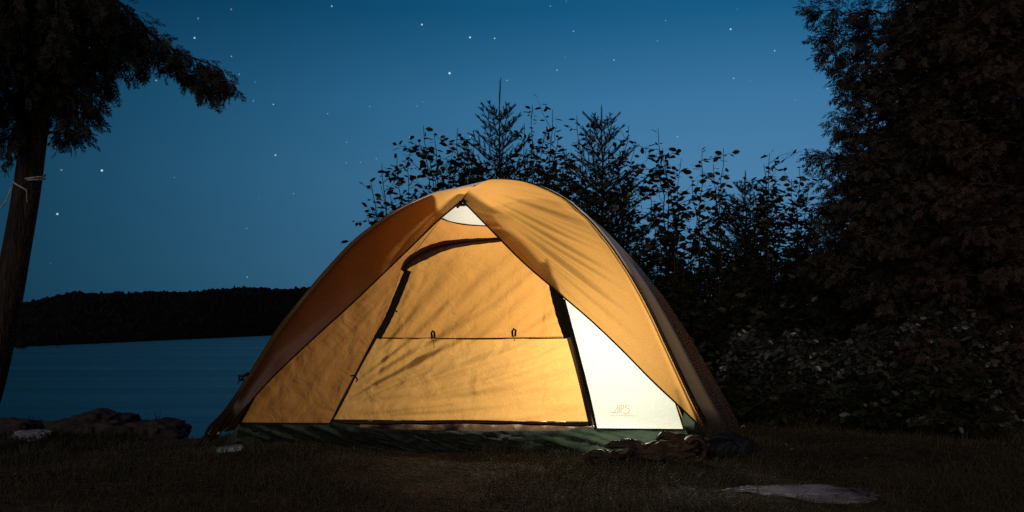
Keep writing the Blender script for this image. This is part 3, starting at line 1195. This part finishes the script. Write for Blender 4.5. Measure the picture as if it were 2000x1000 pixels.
# ------------------------------------------------------------------ vegetation generators
def spray_template(seed, n=6):
    """one feathery cedar spray along +x, length 1: slender shoots with finer shoots on them"""
    r = random.Random(seed)
    q = []

    def blade(p, d, ln, wd):
        nn = np.array([-d[1], d[0], 0]) + np.array([0, 0, r.uniform(-.5, .5)])
        m_ = p + d * ln * .5
        q.append([p, m_ - nn * wd * .5, p + d * ln, m_ + nn * wd * .5])
    blade(np.zeros(3), np.array([1, 0, 0.]), 1.0, .045)
    for k in range(n):
        t = .10 + .80 * k / n
        for s in (-1, 1):
            a = s * math.radians(r.uniform(28, 52))
            d = np.array([math.cos(a), math.sin(a), r.uniform(-.45, .3)])
            ln = (.50 - .32 * t) * r.uniform(.6, 1.2)
            p = np.array([t, 0, 0])
            blade(p, d, ln, .085)
            for g in (.35, .7):
                a2 = a + s * math.radians(r.uniform(20, 45))
                d2 = np.array([math.cos(a2), math.sin(a2), r.uniform(-.3, .3)])
                blade(p + d * ln * g, d2, ln * .38, .060)
    blade(np.array([.75, 0, 0]), np.array([1, .12, 0.]), .3, .06)
    return np.array(q)         # (m,4,3)


SPR = [spray_template(i) for i in range(5)]


def sprays(pos, dirs, sizes, roll=None):
    """pos (n,3), dirs (n,3) unit, sizes (n,) -> verts, faces"""
    V, Fc = [], []
    base = 0
    n = len(pos)
    which = rng.integers(0, len(SPR), n)
    up = rng.normal(size=(n, 3)) * .5 + np.array([0, 0, 1.0])
    y = np.cross(up, dirs)
    y /= np.linalg.norm(y, axis=1)[:, None] + 1e-9
    z = np.cross(dirs, y)
    for k in range(len(SPR)):
        ix = np.where(which == k)[0]
        if len(ix) == 0:
            continue
        T = SPR[k].reshape(-1, 3)
        R = np.stack([dirs[ix], y[ix], z[ix]], axis=1)     # rows are the axes
        P = np.einsum('mk,nkj->nmj', T, R) * sizes[ix][:, None, None]
        # droop towards the tip
        P[:, :, 2] -= (T[:, 0] ** 2)[None, :] * sizes[ix][:, None] * .18
        P += pos[ix][:, None, :]
        v = P.reshape(-1, 3)
        f = np.arange(len(v)).reshape(-1, 4) + base
        base += len(v)
        V.append(v)
        Fc.append(f)
    return np.concatenate(V), np.concatenate(Fc)


def norm_rows(a):
    return a / (np.linalg.norm(a, axis=1)[:, None] + 1e-9)


def branch_path(a, b, sag=.0, n=7, jit=.02):
    a, b = Vector(a), Vector(b)
    pts = []
    for k in range(n + 1):
        t = k / n
        p = a.lerp(b, t)
        p.z += sag * math.sin(math.pi * t)
        if 0 < k < n:
            p += Vector((rnd.gauss(0, jit), rnd.gauss(0, jit), rnd.gauss(0, jit)))
        pts.append(p)
    return pts


def conifer_crown(root, branches, size, mat, dens, hang=.0, spread=.09, name='crown', extra=None, bmat='twig'):
    """branches: list of (points, r0). Sprays sit on side shoots along each branch."""
    pos, dr, sz = [], [], []
    mb = MB()
    for (pts, r0, dn, sp) in branches:
        n = len(pts)
        mb.tube(pts, [r0 * (1 - .85 * k / (n - 1)) for k in range(n)], 6)
        ln = sum((pts[i + 1] - pts[i]).length for i in range(n - 1))
        cnt = int(dens * dn * ln)
        for _ in range(cnt):
            t = rnd.random() ** .75 * .97 + .03
            f = t * (n - 1)
            i = min(int(f), n - 2)
            p = pts[i].lerp(pts[i + 1], f - i)
            ax = (pts[i + 1] - pts[i]).normalized()
            o = Vector((rnd.gauss(0, 1), rnd.gauss(0, 1), rnd.gauss(0, .8) - hang))
            o -= ax * o.dot(ax)
            if o.length < .01:
                continue
            o.normalize()
            rr = sp * (1.0 - .55 * t) * rnd.random() ** .7
            q = p + o * rr + ax * rnd.uniform(-.02, .05)
            dv = (o * .6 + ax * .75 + Vector((rnd.gauss(0, .3), rnd.gauss(0, .3), rnd.gauss(0, .3) - hang * .5))).normalized()
            pos.append(q)
            dr.append(dv)
            sz.append(size * rnd.uniform(.6, 1.25))
    if extra:
        for (p, d, s) in extra:
            pos.append(p); dr.append(d); sz.append(s)
    v, f = sprays(np.array(pos), norm_rows(np.array(dr)), np.array(sz))
    o = link(name, v, f, M[mat], root)
    mb.build('branches', M[bmat], root)
    return o


# ---------------- left cedar
lt = empty('cedar_tree', (W(-70, 900, 4.0).x, 4.0, -.05))
tag(lt, 'leaning cedar tree at the left edge with a rope round its trunk', 'tree')
m = MB()
tp = [W(-78, 905, 4.0), W(-52, 830, 4.0), W(-22, 735, 4.0), W(6, 620, 4.0), W(30, 500, 4.0), W(52, 380, 4.0), W(66, 270, 4.0), W(78, 150, 4.02), W(95, 20, 4.05), W(105, -120, 4.08), W(110, -300, 4.1), W(112, -480, 4.12)]
tr_ = [.085, .072, .064, .060, .058, .057, .056, .050, .042, .034, .024, .010]
c = catmull([tuple(p) for p in tp])
rc = catmull([(i, r) for i, r in enumerate(tr_)])
nseg = 90
nr = 28
for k in range(nseg + 1):
    t = k / nseg
    p = Vector(c(t))
    r = rc(t)[1]
    for j in range(nr):
        a = 2 * math.pi * j / nr
        rr = r * (1 + .10 * noise.noise(Vector((math.cos(a) * 2.5, math.sin(a) * 2.5, p.z * 1.2))) + .07 * noise.noise(Vector((math.cos(a) * 8, math.sin(a) * 8, p.z * 2.5))))
        m.v.append((p.x + rr * math.cos(a), p.y + rr * math.sin(a), p.z))
for k in range(nseg):
    for j in range(nr):
        j2 = (j + 1) % nr
        m.f.append((k * nr + j, k * nr + j2, (k + 1) * nr + j2, (k + 1) * nr + j))
m.build('trunk', M['bark'], lt)

br = []


def B(p0, p1, sag, r0, dn, sp, mid=None, n=8, jit=.012):
    if mid is not None:
        cc = catmull([tuple(p0)] + [tuple(q) for q in mid] + [tuple(p1)])
        pts = [Vector(cc(k / n)) for k in range(n + 1)]
    else:
        pts = branch_path(p0, p1, sag, n, jit)
    br.append((pts, r0, dn, sp))


# the long limb reaching right
B(W(85, 60, 4.05), W(446, 160, 3.9), 0, .014, .55, .05, mid=[W(150, -20, 4.05), W(225, 0, 4.0), W(272, 45, 3.95), (W(330, 92, 3.92)), W(385, 116, 3.9), W(425, 132, 3.9)], n=20)
for (x0, y0, x1, y1) in ((240, 10, 262, 120), (262, 35, 285, 118), (285, 60, 262, 145), (310, 80, 300, 120), (335, 95, 365, 150), (355, 100, 352, 140), (380, 115, 400, 175), (405, 118, 415, 185), (420, 128, 436, 172), (430, 135, 446, 165), (250, 10, 215, 90), (240, 20, 230, 110),
                         (345, 97, 325, 128), (395, 118, 378, 150), (270, 40, 300, 75), (292, 66, 315, 85)):
    B(W(x0, y0, 3.93), W(x1, y1, 3.93 + rnd.uniform(-.06, .06)), .01, .004, 1.0, .045, n=5, jit=.005)
# the main mass
for k in range(96):
    x1 = rnd.uniform(-160, 236)
    y1 = rnd.uniform(-260, 205)
    if x1 > 205 and y1 > 120:
        continue
    ty = y1 - rnd.uniform(30, 150)
    tt = min(.97, max(.60, .60 + (230 - ty) / 900))
    B(Vector(c(tt)), W(x1, y1, 4.02 + rnd.uniform(-.42, .42)), .05, .008, .9, .095, n=6)
# hanging tufts with their own places in the outline
for (x1, y1) in ((150, 275), (130, 280), (190, 215), (170, 250), (150, 240), (190, 235), (200, 180), (215, 150), (232, 140), (222, 180), (10, 320), (0, 290), (-10, 250), (20, 260), (5, 230), (110, 170), (60, 190), (-30, 200), (30, 205), (90, 205), (120, 215), (165, 190), (240, 60), (235, 90), (228, 30)):
    ty = y1 - rnd.uniform(60, 120)
    B(W(70 + rnd.uniform(-10, 30), max(ty, 0), 4.02), W(x1, y1 - 12, 4.0 + rnd.uniform(-.2, .2)), .03, .006, 1.0, .075, n=6)
conifer_crown(lt, br, .062, 'cedar_dark', 215, hang=.5)
# short dead twig on the trunk
m = MB(); m.tube([W(88, 262, 4.0), W(100, 258, 3.98), W(109, 261, 3.97)], [.010, .007, .005], 6)
m.build('snag', M['twig'], lt)

# rope round the trunk: wrapped over the bark and led off to the left
rp = empty('rope', W(57, 350, 3.93))
tag(rp, 'white cord tied round the leaning cedar trunk and running off left', 'rope')
m = MB()


def around(t, a0, a1, r, z0, z1, n=16):
    out_ = []
    for k in range(n + 1):
        f = k / n
        a = a0 + (a1 - a0) * f
        z = z0 + (z1 - z0) * f
        tt = min(range(len(tp)), key=lambda i: abs(tp[i].z - z))
        # trunk axis at this height
        lo, hi = 0.0, 1.0
        for _ in range(30):
            md = (lo + hi) / 2
            if c(md)[2] < z:
                lo = md
            else:
                hi = md
        p = c(lo)
        out_.append(Vector((p[0] + r * math.cos(a), p[1] + r * math.sin(a), z)))
    return out_


zc = W(60, 347, 3.94).z
m.tube(around(0, -1.3, .8, .064, zc - .006, zc + .028), .0045, 6)
m.tube(around(0, -1.15, .8, .0645, zc - .012, zc + .012), .004, 6)
m.tube(around(0, -2.2, -1.1, .0645, zc - .018, zc - .055), .0035, 6)
m.tube(around(0, -1.1, -.95, .066, zc - .055, zc - .11), .0015, 5)
m.tube([around(0, -2.6, -2.5, .064, zc - .04, zc - .04)[0], W(12, 393, 3.9), W(-40, 450, 3.85), W(-330, 800, 3.6)], .0035, 6)
m.build('cord', M['rope'], rp)


# ---------------- right-hand cedars
def big_cedar(px, base_y, Y, H, label, xs_, ztop, n, size, mat, edge=(), tilt=0, radius=1.1, dens=70, zlo=.2, seed=1, r0=.09):
    bx = (px - 1000) * Y / F
    gz = gh(bx, Y)
    root = empty('cedar_tree', (bx, Y, gz))
    tag(root, label, 'tree', 'cedars at the right of the clearing')
    m = MB()
    pts = [Vector((bx + .08 * math.sin(k * .8 + seed), Y + .05 * math.cos(k), gz - .1 + H * k / 12)) for k in range(13)]
    m.tube(pts, [r0 * (1 - .9 * k / 12) for k in range(13)], 14)
    m.build('trunk', M['bark'], root)
    bs = []
    for k in range(n):
        z = gz + zlo + (H - zlo - .1) * (k + rnd.random()) / n
        rr = radius * (1 - .8 * max(0, (z - gz) / H) ** 1.6) * rnd.uniform(.65, 1.08)
        a = k * 2.4 + rnd.random()
        p0 = Vector((bx, Y, z - .12))
        p1 = Vector((bx + rr * math.cos(a), Y + rr * math.sin(a), z + rnd.uniform(-.25, .12)))
        bs.append((branch_path(p0, p1, .08, 7, .02), .012, 1.0, .20))
    for (x, y, dY, ln) in edge:
        p1 = W(x, y, Y + dY)
        p0 = Vector((p1.x + (bx - p1.x) * ln, Y + dY * (1 - ln), p1.z + (.14 if y > 300 else .05)))
        p0 = Vector((p1.x + (bx - p1.x) * ln, Y + dY * (1 - ln) , p1.z - .10 * ln + .02))
        bs.append((branch_path(p0, p1, -.02, 8, .012), .008, 1.15, .085))
    conifer_crown(root, bs, size, mat, dens, hang=.15)
    return root


edge1 = [(1583, 12, -.1, .5), (1600, 60, -.1, .5), (1606, 100, 0, .5), (1640, 135, -.1, .4), (1670, 20, 0, .4), (1682, 55, 0, .4), (1668, 120, .1, .4),
         (1650, 185, -.1, .4), (1655, 190, .1, .4), (1640, 218, 0, .4), (1638, 248, -.1, .4), (1650, 268, .1, .4), (1655, 300, 0, .4), (1636, 312, -.1, .4),
         (1583, 305, -.1, .45), (1600, 350, 0, .45), (1618, 395, 0, .45), (1600, 420, .1, .45), (1645, 150, .1, .4), (1665, 165, 0, .4), (1625, 450, 0, .4), (1600, 480, .1, .4), (1580, 520, .1, .4),
         (1660, 340, 0, .4), (1640, 370, 0, .4), (1690, 80, .2, .4), (1680, 150, .2, .4), (1670, 230, .2, .4), (1690, 300, .2, .4), (1680, 400, .2, .4)]
big_cedar(1860, 0, 5.6, 4.6, 'tall dark cedar whose drooping sprays edge the right side of the sky', 0, 0, 200, .085, 'cedar', edge1, radius=.62, dens=165, seed=1, zlo=.1)
big_cedar(2060, 0, 5.2, 4.2, 'cedar filling the right edge of the photo', 0, 0, 190, .065, 'cedar2', (), radius=.95, dens=230, seed=4, zlo=.1)
big_cedar(1900, 0, 7.6, 5.0, 'dark cedar standing behind the tall one at the right', 0, 0, 150, .15, 'cedar2', (), radius=1.2, dens=100, seed=7, zlo=.1)
big_cedar(1760, 0, 8.4, 2.6, 'short bushy cedar in the gap between the shrubs and the tall cedar', 0, 0, 110, .12, 'cedar', (), radius=1.05, dens=100, seed=9, zlo=.1)


# ---------------- broad-leaved saplings
LEAF = np.array([[0, 0, 0], [.22, .20, .02], [.55, .27, .04], [1.0, 0, -.02], [.55, -.27, .04], [.22, -.20, .02]])
LEAF_F = [(0, 1, 2, 5), (5, 2, 4, 5)]


def leaves_mesh(pos, dirs, sizes):
    pos, dirs, sizes = np.array(pos), norm_rows(np.array(dirs)), np.array(sizes)
    n = len(pos)
    up = rng.normal(size=(n, 3)) * .8 + np.array([0, -.2, 1.0])
    y = norm_rows(np.cross(up, dirs))
    z = np.cross(dirs, y)
    Q = np.array([[0, 0, 0], [.35, .26, .03], [.72, .22, .03], [1.0, 0, -.04], [.72, -.22, .03], [.35, -.26, .03]])
    R = np.stack([dirs, y, z], axis=1)
    P = np.einsum('mk,nkj->nmj', Q, R) * sizes[:, None, None] + pos[:, None, :]
    v = P.reshape(-1, 3)
    b = (np.arange(n) * 6)[:, None]
    f = np.concatenate([b + np.array([[0, 1, 2, 3]]), b + np.array([[0, 3, 4, 5]])])
    return v, f


def sapling(base, tips, label, mat='leaf', leaf=.055, side=9, dens=1.15, r0=.010, bare=.22, twl=.50, cat='shrub', name='sapling', group='saplings behind the tent', droop=.5, fill=1.9):
    root = empty(name, base)
    tag(root, label, cat, group)
    mb = MB()
    pos, dr, szs = [], [], []

    def leaf_on(p, ax):
        a = rnd.uniform(0, 6.28)
        o = Vector((math.cos(a), math.sin(a) * .8, rnd.uniform(-.4, .5)))
        d_ = (o * .8 + ax * .35 + Vector((0, 0, -droop * rnd.random()))).normalized()
        pos.append(p + o * .012)
        dr.append(d_)
        szs.append(leaf * 1.15 * rnd.uniform(.5, 1.3))

    base = Vector(base)
    if fill:
        for _ in range(int(len(tips) * fill)):
            a_, b_ = Vector(rnd.choice(tips)), Vector(rnd.choice(tips))
            q_ = a_.lerp(b_, rnd.random())
            q_.x += rnd.gauss(0, .12)
            q_.z = base.z + (q_.z - base.z) * rnd.uniform(.55, .95)
            q_.y += rnd.uniform(-.25, .3)
            tips = tips + [q_]
    for tipi in tips:
        thin = rnd.uniform(.45, 1.3)
        tip = Vector(tipi)
        b = Vector(base) + Vector((rnd.gauss(0, .05), rnd.gauss(0, .05), 0))
        mid = b.lerp(tip, .55) + Vector(((b.x - tip.x) * .16 + rnd.gauss(0, .03), rnd.gauss(0, .05), .05))
        cc = catmull([tuple(b), tuple(mid), tuple(tip)])
        n = 16
        pts = [Vector(cc(k / n)) + Vector((rnd.gauss(0, .008), rnd.gauss(0, .008), 0)) for k in range(n + 1)]
        mb.tube(pts, [r0 * (1 - .88 * k / n) + .001 for k in range(n + 1)], 5)
        L_ = (tip - b).length
        cnt = int(side * L_ * dens * rnd.uniform(.6, 1.3))
        for k in range(cnt):
            t = bare + (1 - bare - .04) * (k + rnd.random()) / max(cnt, 1)
            f = t * n
            i = min(int(f), n - 1)
            p = pts[i].lerp(pts[i + 1], f - i)
            ax = (pts[i + 1] - pts[i]).normalized()
            a = rnd.uniform(0, 6.28)
            o = Vector((math.cos(a), math.sin(a) * .7, rnd.uniform(-.25, .65)))
            d_ = (o + ax * rnd.uniform(.1, .7)).normalized()
            ln = twl * rnd.uniform(.25, 1.15) * (1 - .50 * t)
            bend = Vector((rnd.gauss(0, .12), rnd.gauss(0, .12), rnd.uniform(-.15, .25)))
            q = [p + d_ * ln * s_ + bend * ln * s_ * s_ + Vector((rnd.gauss(0, .007), rnd.gauss(0, .007), rnd.gauss(0, .007))) * (s_ > 0) for s_ in (0, .3, .6, 1.0)]
            mb.tube(q, [.003, .0025, .002, .001], 4, cap=False)
            nl = max(2, int(ln / .024 * thin))
            for j in range(nl):
                s_ = .15 + .85 * (j + rnd.random() * .6) / nl
                ii = min(int(s_ * 3), 2)
                leaf_on(q[ii].lerp(q[ii + 1], s_ * 3 - ii), d_)
        for k in range(int(7 * dens)):
            s_ = rnd.uniform(.80, 1.0)
            f = s_ * n
            i = min(int(f), n - 1)
            leaf_on(pts[i].lerp(pts[i + 1], f - i), (pts[i + 1] - pts[i]).normalized())
    v, f = leaves_mesh(pos, dr, szs)
    link('foliage', v, f, M[mat], root)
    mb.build('stems', M['twig'], root)
    return root


def gp(px, Y):
    x = (px - 1000) * Y / F
    return Vector((x, Y, gh(x, Y) - .02))


sapling(gp(800, 6.9), [W(722, 470, 6.8), W(718, 425, 6.9), W(722, 350, 7.0), W(745, 320, 6.8), W(772, 300, 7.1), W(800, 330, 6.9), W(722, 455, 6.8), W(760, 380, 6.9)], 'leafy sapling whose thin arching stems show farthest left above the tent', leaf=.052, side=7)
sapling(gp(870, 7.1), [W(825, 245, 7.0), W(850, 262, 7.1), W(822, 280, 7.1), W(895, 250, 7.2), W(880, 300, 7.1), W(915, 320, 7.0), W(850, 330, 7.2), W(928, 270, 7.1)], 'broad-leaved sapling just left of the tallest young spruce', leaf=.055, side=7)
sapling(gp(1040, 7.2), [W(1042, 205, 7.2), W(1080, 215, 7.3), W(1022, 240, 7.1), W(1060, 260, 7.1), W(1085, 300, 7.2), W(1110, 300, 7.3), W(1030, 300, 7.0), W(1000, 320, 7.2), W(1060, 330, 7.2), W(1090, 270, 7.2)], 'thin airy sapling between the two young spruces', leaf=.050, side=6)
sapling(gp(1180, 7.4), [W(1128, 225, 7.4), W(1150, 240, 7.3), W(1230, 245, 7.4), W(1240, 290, 7.3), W(1110, 320, 7.3), W(1150, 330, 7.3), W(1210, 330, 7.3), W(1260, 340, 7.4), W(1190, 300, 7.5), W(1090, 350, 7.4), W(1240, 400, 7.3), W(1280, 420, 7.3), W(1170, 380, 7.3)], 'dense sapling wrapped round the second young spruce', leaf=.048, side=10)
sapling(gp(1310, 7.3), [W(1286, 250, 7.3), W(1300, 300, 7.3), W(1295, 290, 7.2), W(1330, 310, 7.3), W(1270, 340, 7.3), W(1330, 400, 7.2), W(1280, 430, 7.2), W(1310, 460, 7.2), W(1350, 440, 7.2)], 'sapling with big loose leaves right of the tent ridge', leaf=.062, side=8)
sapling(gp(1390, 7.2), [W(1372, 290, 7.2), W(1415, 290, 7.3), W(1395, 320, 7.2), W(1350, 350, 7.2), W(1400, 380, 7.2), W(1360, 420, 7.3), W(1385, 430, 7.2)], 'slender sapling reaching up and right in the gap of open sky', leaf=.055, side=6)
sapling(gp(1480, 7.5), [W(1455, 345, 7.5), W(1505, 300, 7.5), W(1495, 320, 7.4), W(1425, 380, 7.4), W(1440, 400, 7.4), W(1470, 380, 7.5), W(1500, 350, 7.5), W(1520, 380, 7.4), W(1415, 450, 7.4), W(1450, 450, 7.4), W(1490, 430, 7.4), W(1530, 430, 7.4)], 'full rounded sapling left of the arching one before the cedar', leaf=.05, side=11)
sapling(gp(1560, 7.5), [W(1562, 325, 7.5), W(1545, 350, 7.5), W(1580, 370, 7.4), W(1590, 400, 7.4), W(1550, 420, 7.5), W(1600, 440, 7.4), W(1570, 460, 7.4), W(1620, 480, 7.4), W(1640, 450, 7.4)], 'arching sapling touching the sprays of the tall cedar', leaf=.05, side=11)
sapling(gp(930, 7.0), [W(905, 300, 7.0), W(935, 318, 7.0), W(880, 322, 7.0), W(960, 325, 7.0), W(850, 345, 7.0), W(990, 300, 7.1)], 'low bushy sapling filling the foot of the tallest young spruce', leaf=.05, side=14, dens=1.8)
sapling(gp(1100, 7.0), [W(1075, 330, 7.0), W(1110, 310, 7.0), W(1140, 345, 7.0), W(1050, 318, 7.0), W(1170, 350, 7.0), W(1200, 390, 7.0)], 'low bushy sapling between the feet of the two young spruces', leaf=.05, side=14, dens=1.8)
# dense low thicket behind, one bush after another
ths = [(1290, 8.3, 500, 'low bush peeping out right of the tent shoulder'), (1370, 8.0, 500, 'low dark bush under the slender sapling'), (1450, 8.1, 490, 'low dark bush under the full rounded sapling'),
       (1540, 8.0, 480, 'low dark bush under the arching sapling'), (1620, 7.8, 460, 'low dark bush at the foot of the cedar edge'), (1410, 6.9, 560, 'dark bush at mid height right behind the tent side'),
       (1530, 6.9, 560, 'dark bush between the tent and the tall cedar'), (1650, 6.6, 560, 'dark bush in front of the cedar foot')]
for (px, Y, top, lab) in ths:
    tips = [W(px + rnd.uniform(-75, 75), top + rnd.uniform(-8, 60) + abs(k - 6) * 4, Y + rnd.uniform(-.35, .35)) for k in range(15)]
    tips += [W(px + rnd.uniform(-85, 85), top + rnd.uniform(60, 190), Y + rnd.uniform(-.4, .4)) for k in range(12)]
    sapling(gp(px, Y), tips, lab, leaf=.062, side=20, twl=.30, bare=.1, name='bush', cat='bush', group='dark bushes behind the clearing', dens=1.1, fill=0)
# undergrowth with glossy, glint-painted leaves, right of the tent
ug = [(1440, 5.7, 700, 'low bush with pale glinting leaves nearest the tent side'), (1500, 5.8, 640, 'bush with the brightest glinting leaf tips right of the tent'), (1590, 5.7, 665, 'glossy-leaved bush between the brightest one and the hump of brambles'),
      (1700, 5.6, 650, 'bramble hump under the tall cedar'), (1830, 5.2, 610, 'glossy undergrowth rising at the right below the cedar'), (1940, 5.0, 640, 'bramble clump at the right edge of the undergrowth'),
      (1560, 5.2, 740, 'low dark brush at the front of the thicket, middle'), (1720, 4.9, 740, 'low dark brush in front of the bramble hump'), (1880, 4.6, 720, 'low dark brush at the front right'), (1470, 5.3, 760, 'ankle-high brush beside the peg of the rain fly')]
for k_, (px, Y, top, lab) in enumerate(ug):
    tips = [W(px + rnd.uniform(-70, 70), top + rnd.uniform(-10, 45), Y + rnd.uniform(-.25, .25)) for k in range(13)]
    tips += [W(px + rnd.uniform(-80, 80), top + rnd.uniform(40, 130), Y + rnd.uniform(-.3, .1)) for k in range(12)]
    tips = [t for t in tips if t.z > .06]
    sapling(gp(px, Y), tips, lab, mat='glint' if k_ < 6 else 'leaf', leaf=.044, side=24, twl=.24, bare=.05, r0=.006, name='undergrowth', cat='undergrowth', group='undergrowth right of the tent', dens=1.2, droop=.9, fill=0)


# ---------------- young spruces
def spruce(px, Y, ytop, label, H0=None, wid=.42, nwh=11, leader=.5):
    base = gp(px, Y)
    top = W(px, ytop, Y)
    root = empty('young_spruce', base)
    tag(root, label, 'spruce', 'young spruces behind the tent')
    H = top.z - base.z
    m = MB()
    pts = [base.lerp(top, k / 10) + Vector((rnd.gauss(0, .006), 0, 0)) for k in range(11)]
    m.tube(pts, [.022 * (1 - .85 * k / 10) for k in range(11)], 7)
    m.build('trunk', M['twig'], root)
    mb = MB()
    V, Fc = [], []

    def needle_run(a, b, ln=.019, den=420):
        L_ = (b - a).length
        ax = (b - a).normalized()
        mb.tube([a, b], [.0035, .0018], 4, cap=False)
        for _ in range(int(den * L_)):
            t = rnd.random()
            p = a.lerp(b, t)
            o = Vector((rnd.gauss(0, 1), rnd.gauss(0, 1), rnd.gauss(0, 1)))
            o -= ax * o.dot(ax)
            o.normalize()
            d_ = (o * .8 + ax * .7).normalized() * ln * rnd.uniform(.8, 1.3)
            s_ = ax.cross(o) * .0026
            V.extend([p - s_, p + s_, p + d_])

    needle_run(top + Vector((0, 0, -leader)), top + Vector((.0, 0, -.02)), .009, 120)
    for wv in range(nwh):
        f = wv / (nwh - 1)
        z = top.z - leader - (H - leader - .5) * f ** 1.0
        R_ = wid * (.28 + .95 * f ** .8)
        nb = 6 if f < .3 else 8
        for k in range(nb):
            a = k * 6.283 / nb + wv * .9 + rnd.uniform(-.2, .2)
            rr = R_ * rnd.uniform(.8, 1.15)
            rise = rr * (1.0 - .75 * f)
            p0 = Vector((base.x, base.y, z))
            p0.x = top.x
            p1 = p0 + Vector((rr * math.cos(a), rr * math.sin(a), rise))
            pm = p0.lerp(p1, .5) + Vector((0, 0, -.02))
            needle_run(p0, pm)
            needle_run(pm, p1)
            for s_ in np.linspace(.3, .9, 3 + int(5 * f)):
                q = p0.lerp(p1, float(s_))
                for sg in (-1, 1):
                    a2 = a + sg * .75
                    l2 = rr * .42 * (1.1 - s_ * .7)
                    needle_run(q, q + Vector((l2 * math.cos(a2), l2 * math.sin(a2), rise / rr * l2 * .8)))
    V_ = np.array([tuple(v) for v in V])
    link('needles', V_, np.arange(len(V_)).reshape(-1, 3), M['needle'], root)
    mb.build('branches', M['twig'], root)


spruce(975, 7.4, 152, 'tallest young spruce with a bare leader behind the tent peak', leader=.36, wid=.50, nwh=15)
spruce(1176, 7.6, 205, 'second young spruce right of the tent peak', leader=.22, wid=.50, nwh=14)
spruce(1457, 7.9, 332, 'small young spruce poking out of the rounded sapling', leader=.22, wid=.4, nwh=10)

# ------------------------------------------------------------------ grass
def in_frame(x, y):
    return abs(x) < .62 * y + .3


gv, gf = [], []
nblade = 95000
X = rng.uniform(-3.6, 3.6, nblade * 2)
Y = 2.55 + 3.3 * rng.random(nblade * 2) ** 1.25
keep = (np.abs(X) < .60 * Y + .3)
X, Y = X[keep][:nblade], Y[keep][:nblade]
P = []
hs = []
for x, y in zip(X, Y):
    # not inside the tent
    q = (np.array([x, y, 0]) - C0)
    if abs(q @ ax_d) < 1.12 and abs(q @ ax_n) < 1.06:
        continue
    den = fbm(x * 1.6, y * 1.6, 20, 2)
    if den + rnd.uniform(-.5, .5) < -.30:
        continue
    if ((x - 1.02) / .30) ** 2 + ((y - 3.1) / .16) ** 2 < 1:
        continue
    P.append((x, y, gh(x, y) - .004))
    hs.append((.020 + .022 * max(0, den + .4)) * rnd.uniform(.5, 1.5) * (2.6 if rnd.random() < .012 else 1))
P = np.array(P)
hs = np.array(hs)
n = len(P)
ang = rng.uniform(0, 6.283, n)
wd = rng.uniform(.0010, .0022, n) * (P[:, 1] / 3.5)
lean = rng.uniform(.1, 1.1, n) * hs
la = rng.uniform(0, 6.283, n)
sx, sy = np.cos(ang) * wd, np.sin(ang) * wd
z0 = np.zeros(n)
v0 = P + np.stack([-sx, -sy, z0], 1)
v1 = P + np.stack([sx, sy, z0], 1)
md = P + np.stack([np.cos(la) * lean * .35, np.sin(la) * lean * .35, hs * .6], 1)
v2 = md + np.stack([sx * .7, sy * .7, z0], 1)
v3 = md - np.stack([sx * .7, sy * .7, z0], 1)
tpv = P + np.stack([np.cos(la) * lean, np.sin(la) * lean, hs * .95], 1)
v4 = tpv + np.stack([sx * .1, sy * .1, z0], 1)
v5 = tpv - np.stack([sx * .1, sy * .1, z0], 1)
VV = np.stack([v0, v1, v2, v3, v4, v5], 1).reshape(-1, 3)
b = (np.arange(n) * 6)[:, None]
FF = np.concatenate([b + np.array([[0, 1, 2, 3]]), b + np.array([[3, 2, 4, 5]])])
tag(link('grass', VV, FF, M['grass']), 'short rough dry grass growing round the tent', 'grass', kind='stuff')

# thin stalks on the rocks, left of the tent
for (x, y, h, lab) in ((60, 850, 50, 'thin dark stalk standing on the bank farthest left against the lake'), (305, 850, 50, 'thin dark weed stalk on the sloping rock against the lake')):
    m = MB()
    b_ = W(x, y, 5.0)
    for k in range(3):
        e = b_ + Vector((rnd.uniform(-.03, .03), 0, h * 5 / F * rnd.uniform(.6, 1.1)))
        pm = b_.lerp(e, .5) + Vector((rnd.uniform(-.01, .01), 0, 0))
        m.tube([b_ + Vector((0, 0, -.05)), pm, e], [.0018, .0014, .0008], 4)
        for j in range(4):
            q = b_.lerp(e, .4 + .15 * j)
            m.tube([q, q + Vector((rnd.uniform(-.02, .02), rnd.uniform(-.01, .01), .018))], .0012, 4)
    tag(m.build('weed_stalk', M['twig']), lab, 'weed')

# fallen leaves lying in the grass
pos, dr, sz = [], [], []
for _ in range(260):
    y = rnd.uniform(2.7, 4.6)
    x = rnd.uniform(-.6, .6) * y
    q = np.array([x, y, 0]) - C0
    if abs(q @ ax_d) < 1.15 and abs(q @ ax_n) < 1.1:
        continue
    pos.append((x, y, gh(x, y) + rnd.uniform(.012, .03)))
    a = rnd.uniform(0, 6.283)
    dr.append((math.cos(a), math.sin(a), rnd.uniform(-.4, .5)))
    sz.append(rnd.uniform(.008, .020))
M['litter'] = leafmat('fallen_leaf', (.05, .028, .014), (.20, .11, .045), rough=.6, trans=.2, spec=.3, scale=9)
v, f = leaves_mesh(pos, dr, sz)
tag(link('fallen_leaves', v, f, M['litter']), 'small brown fallen leaves scattered in the grass', 'leaves', kind='stuff')
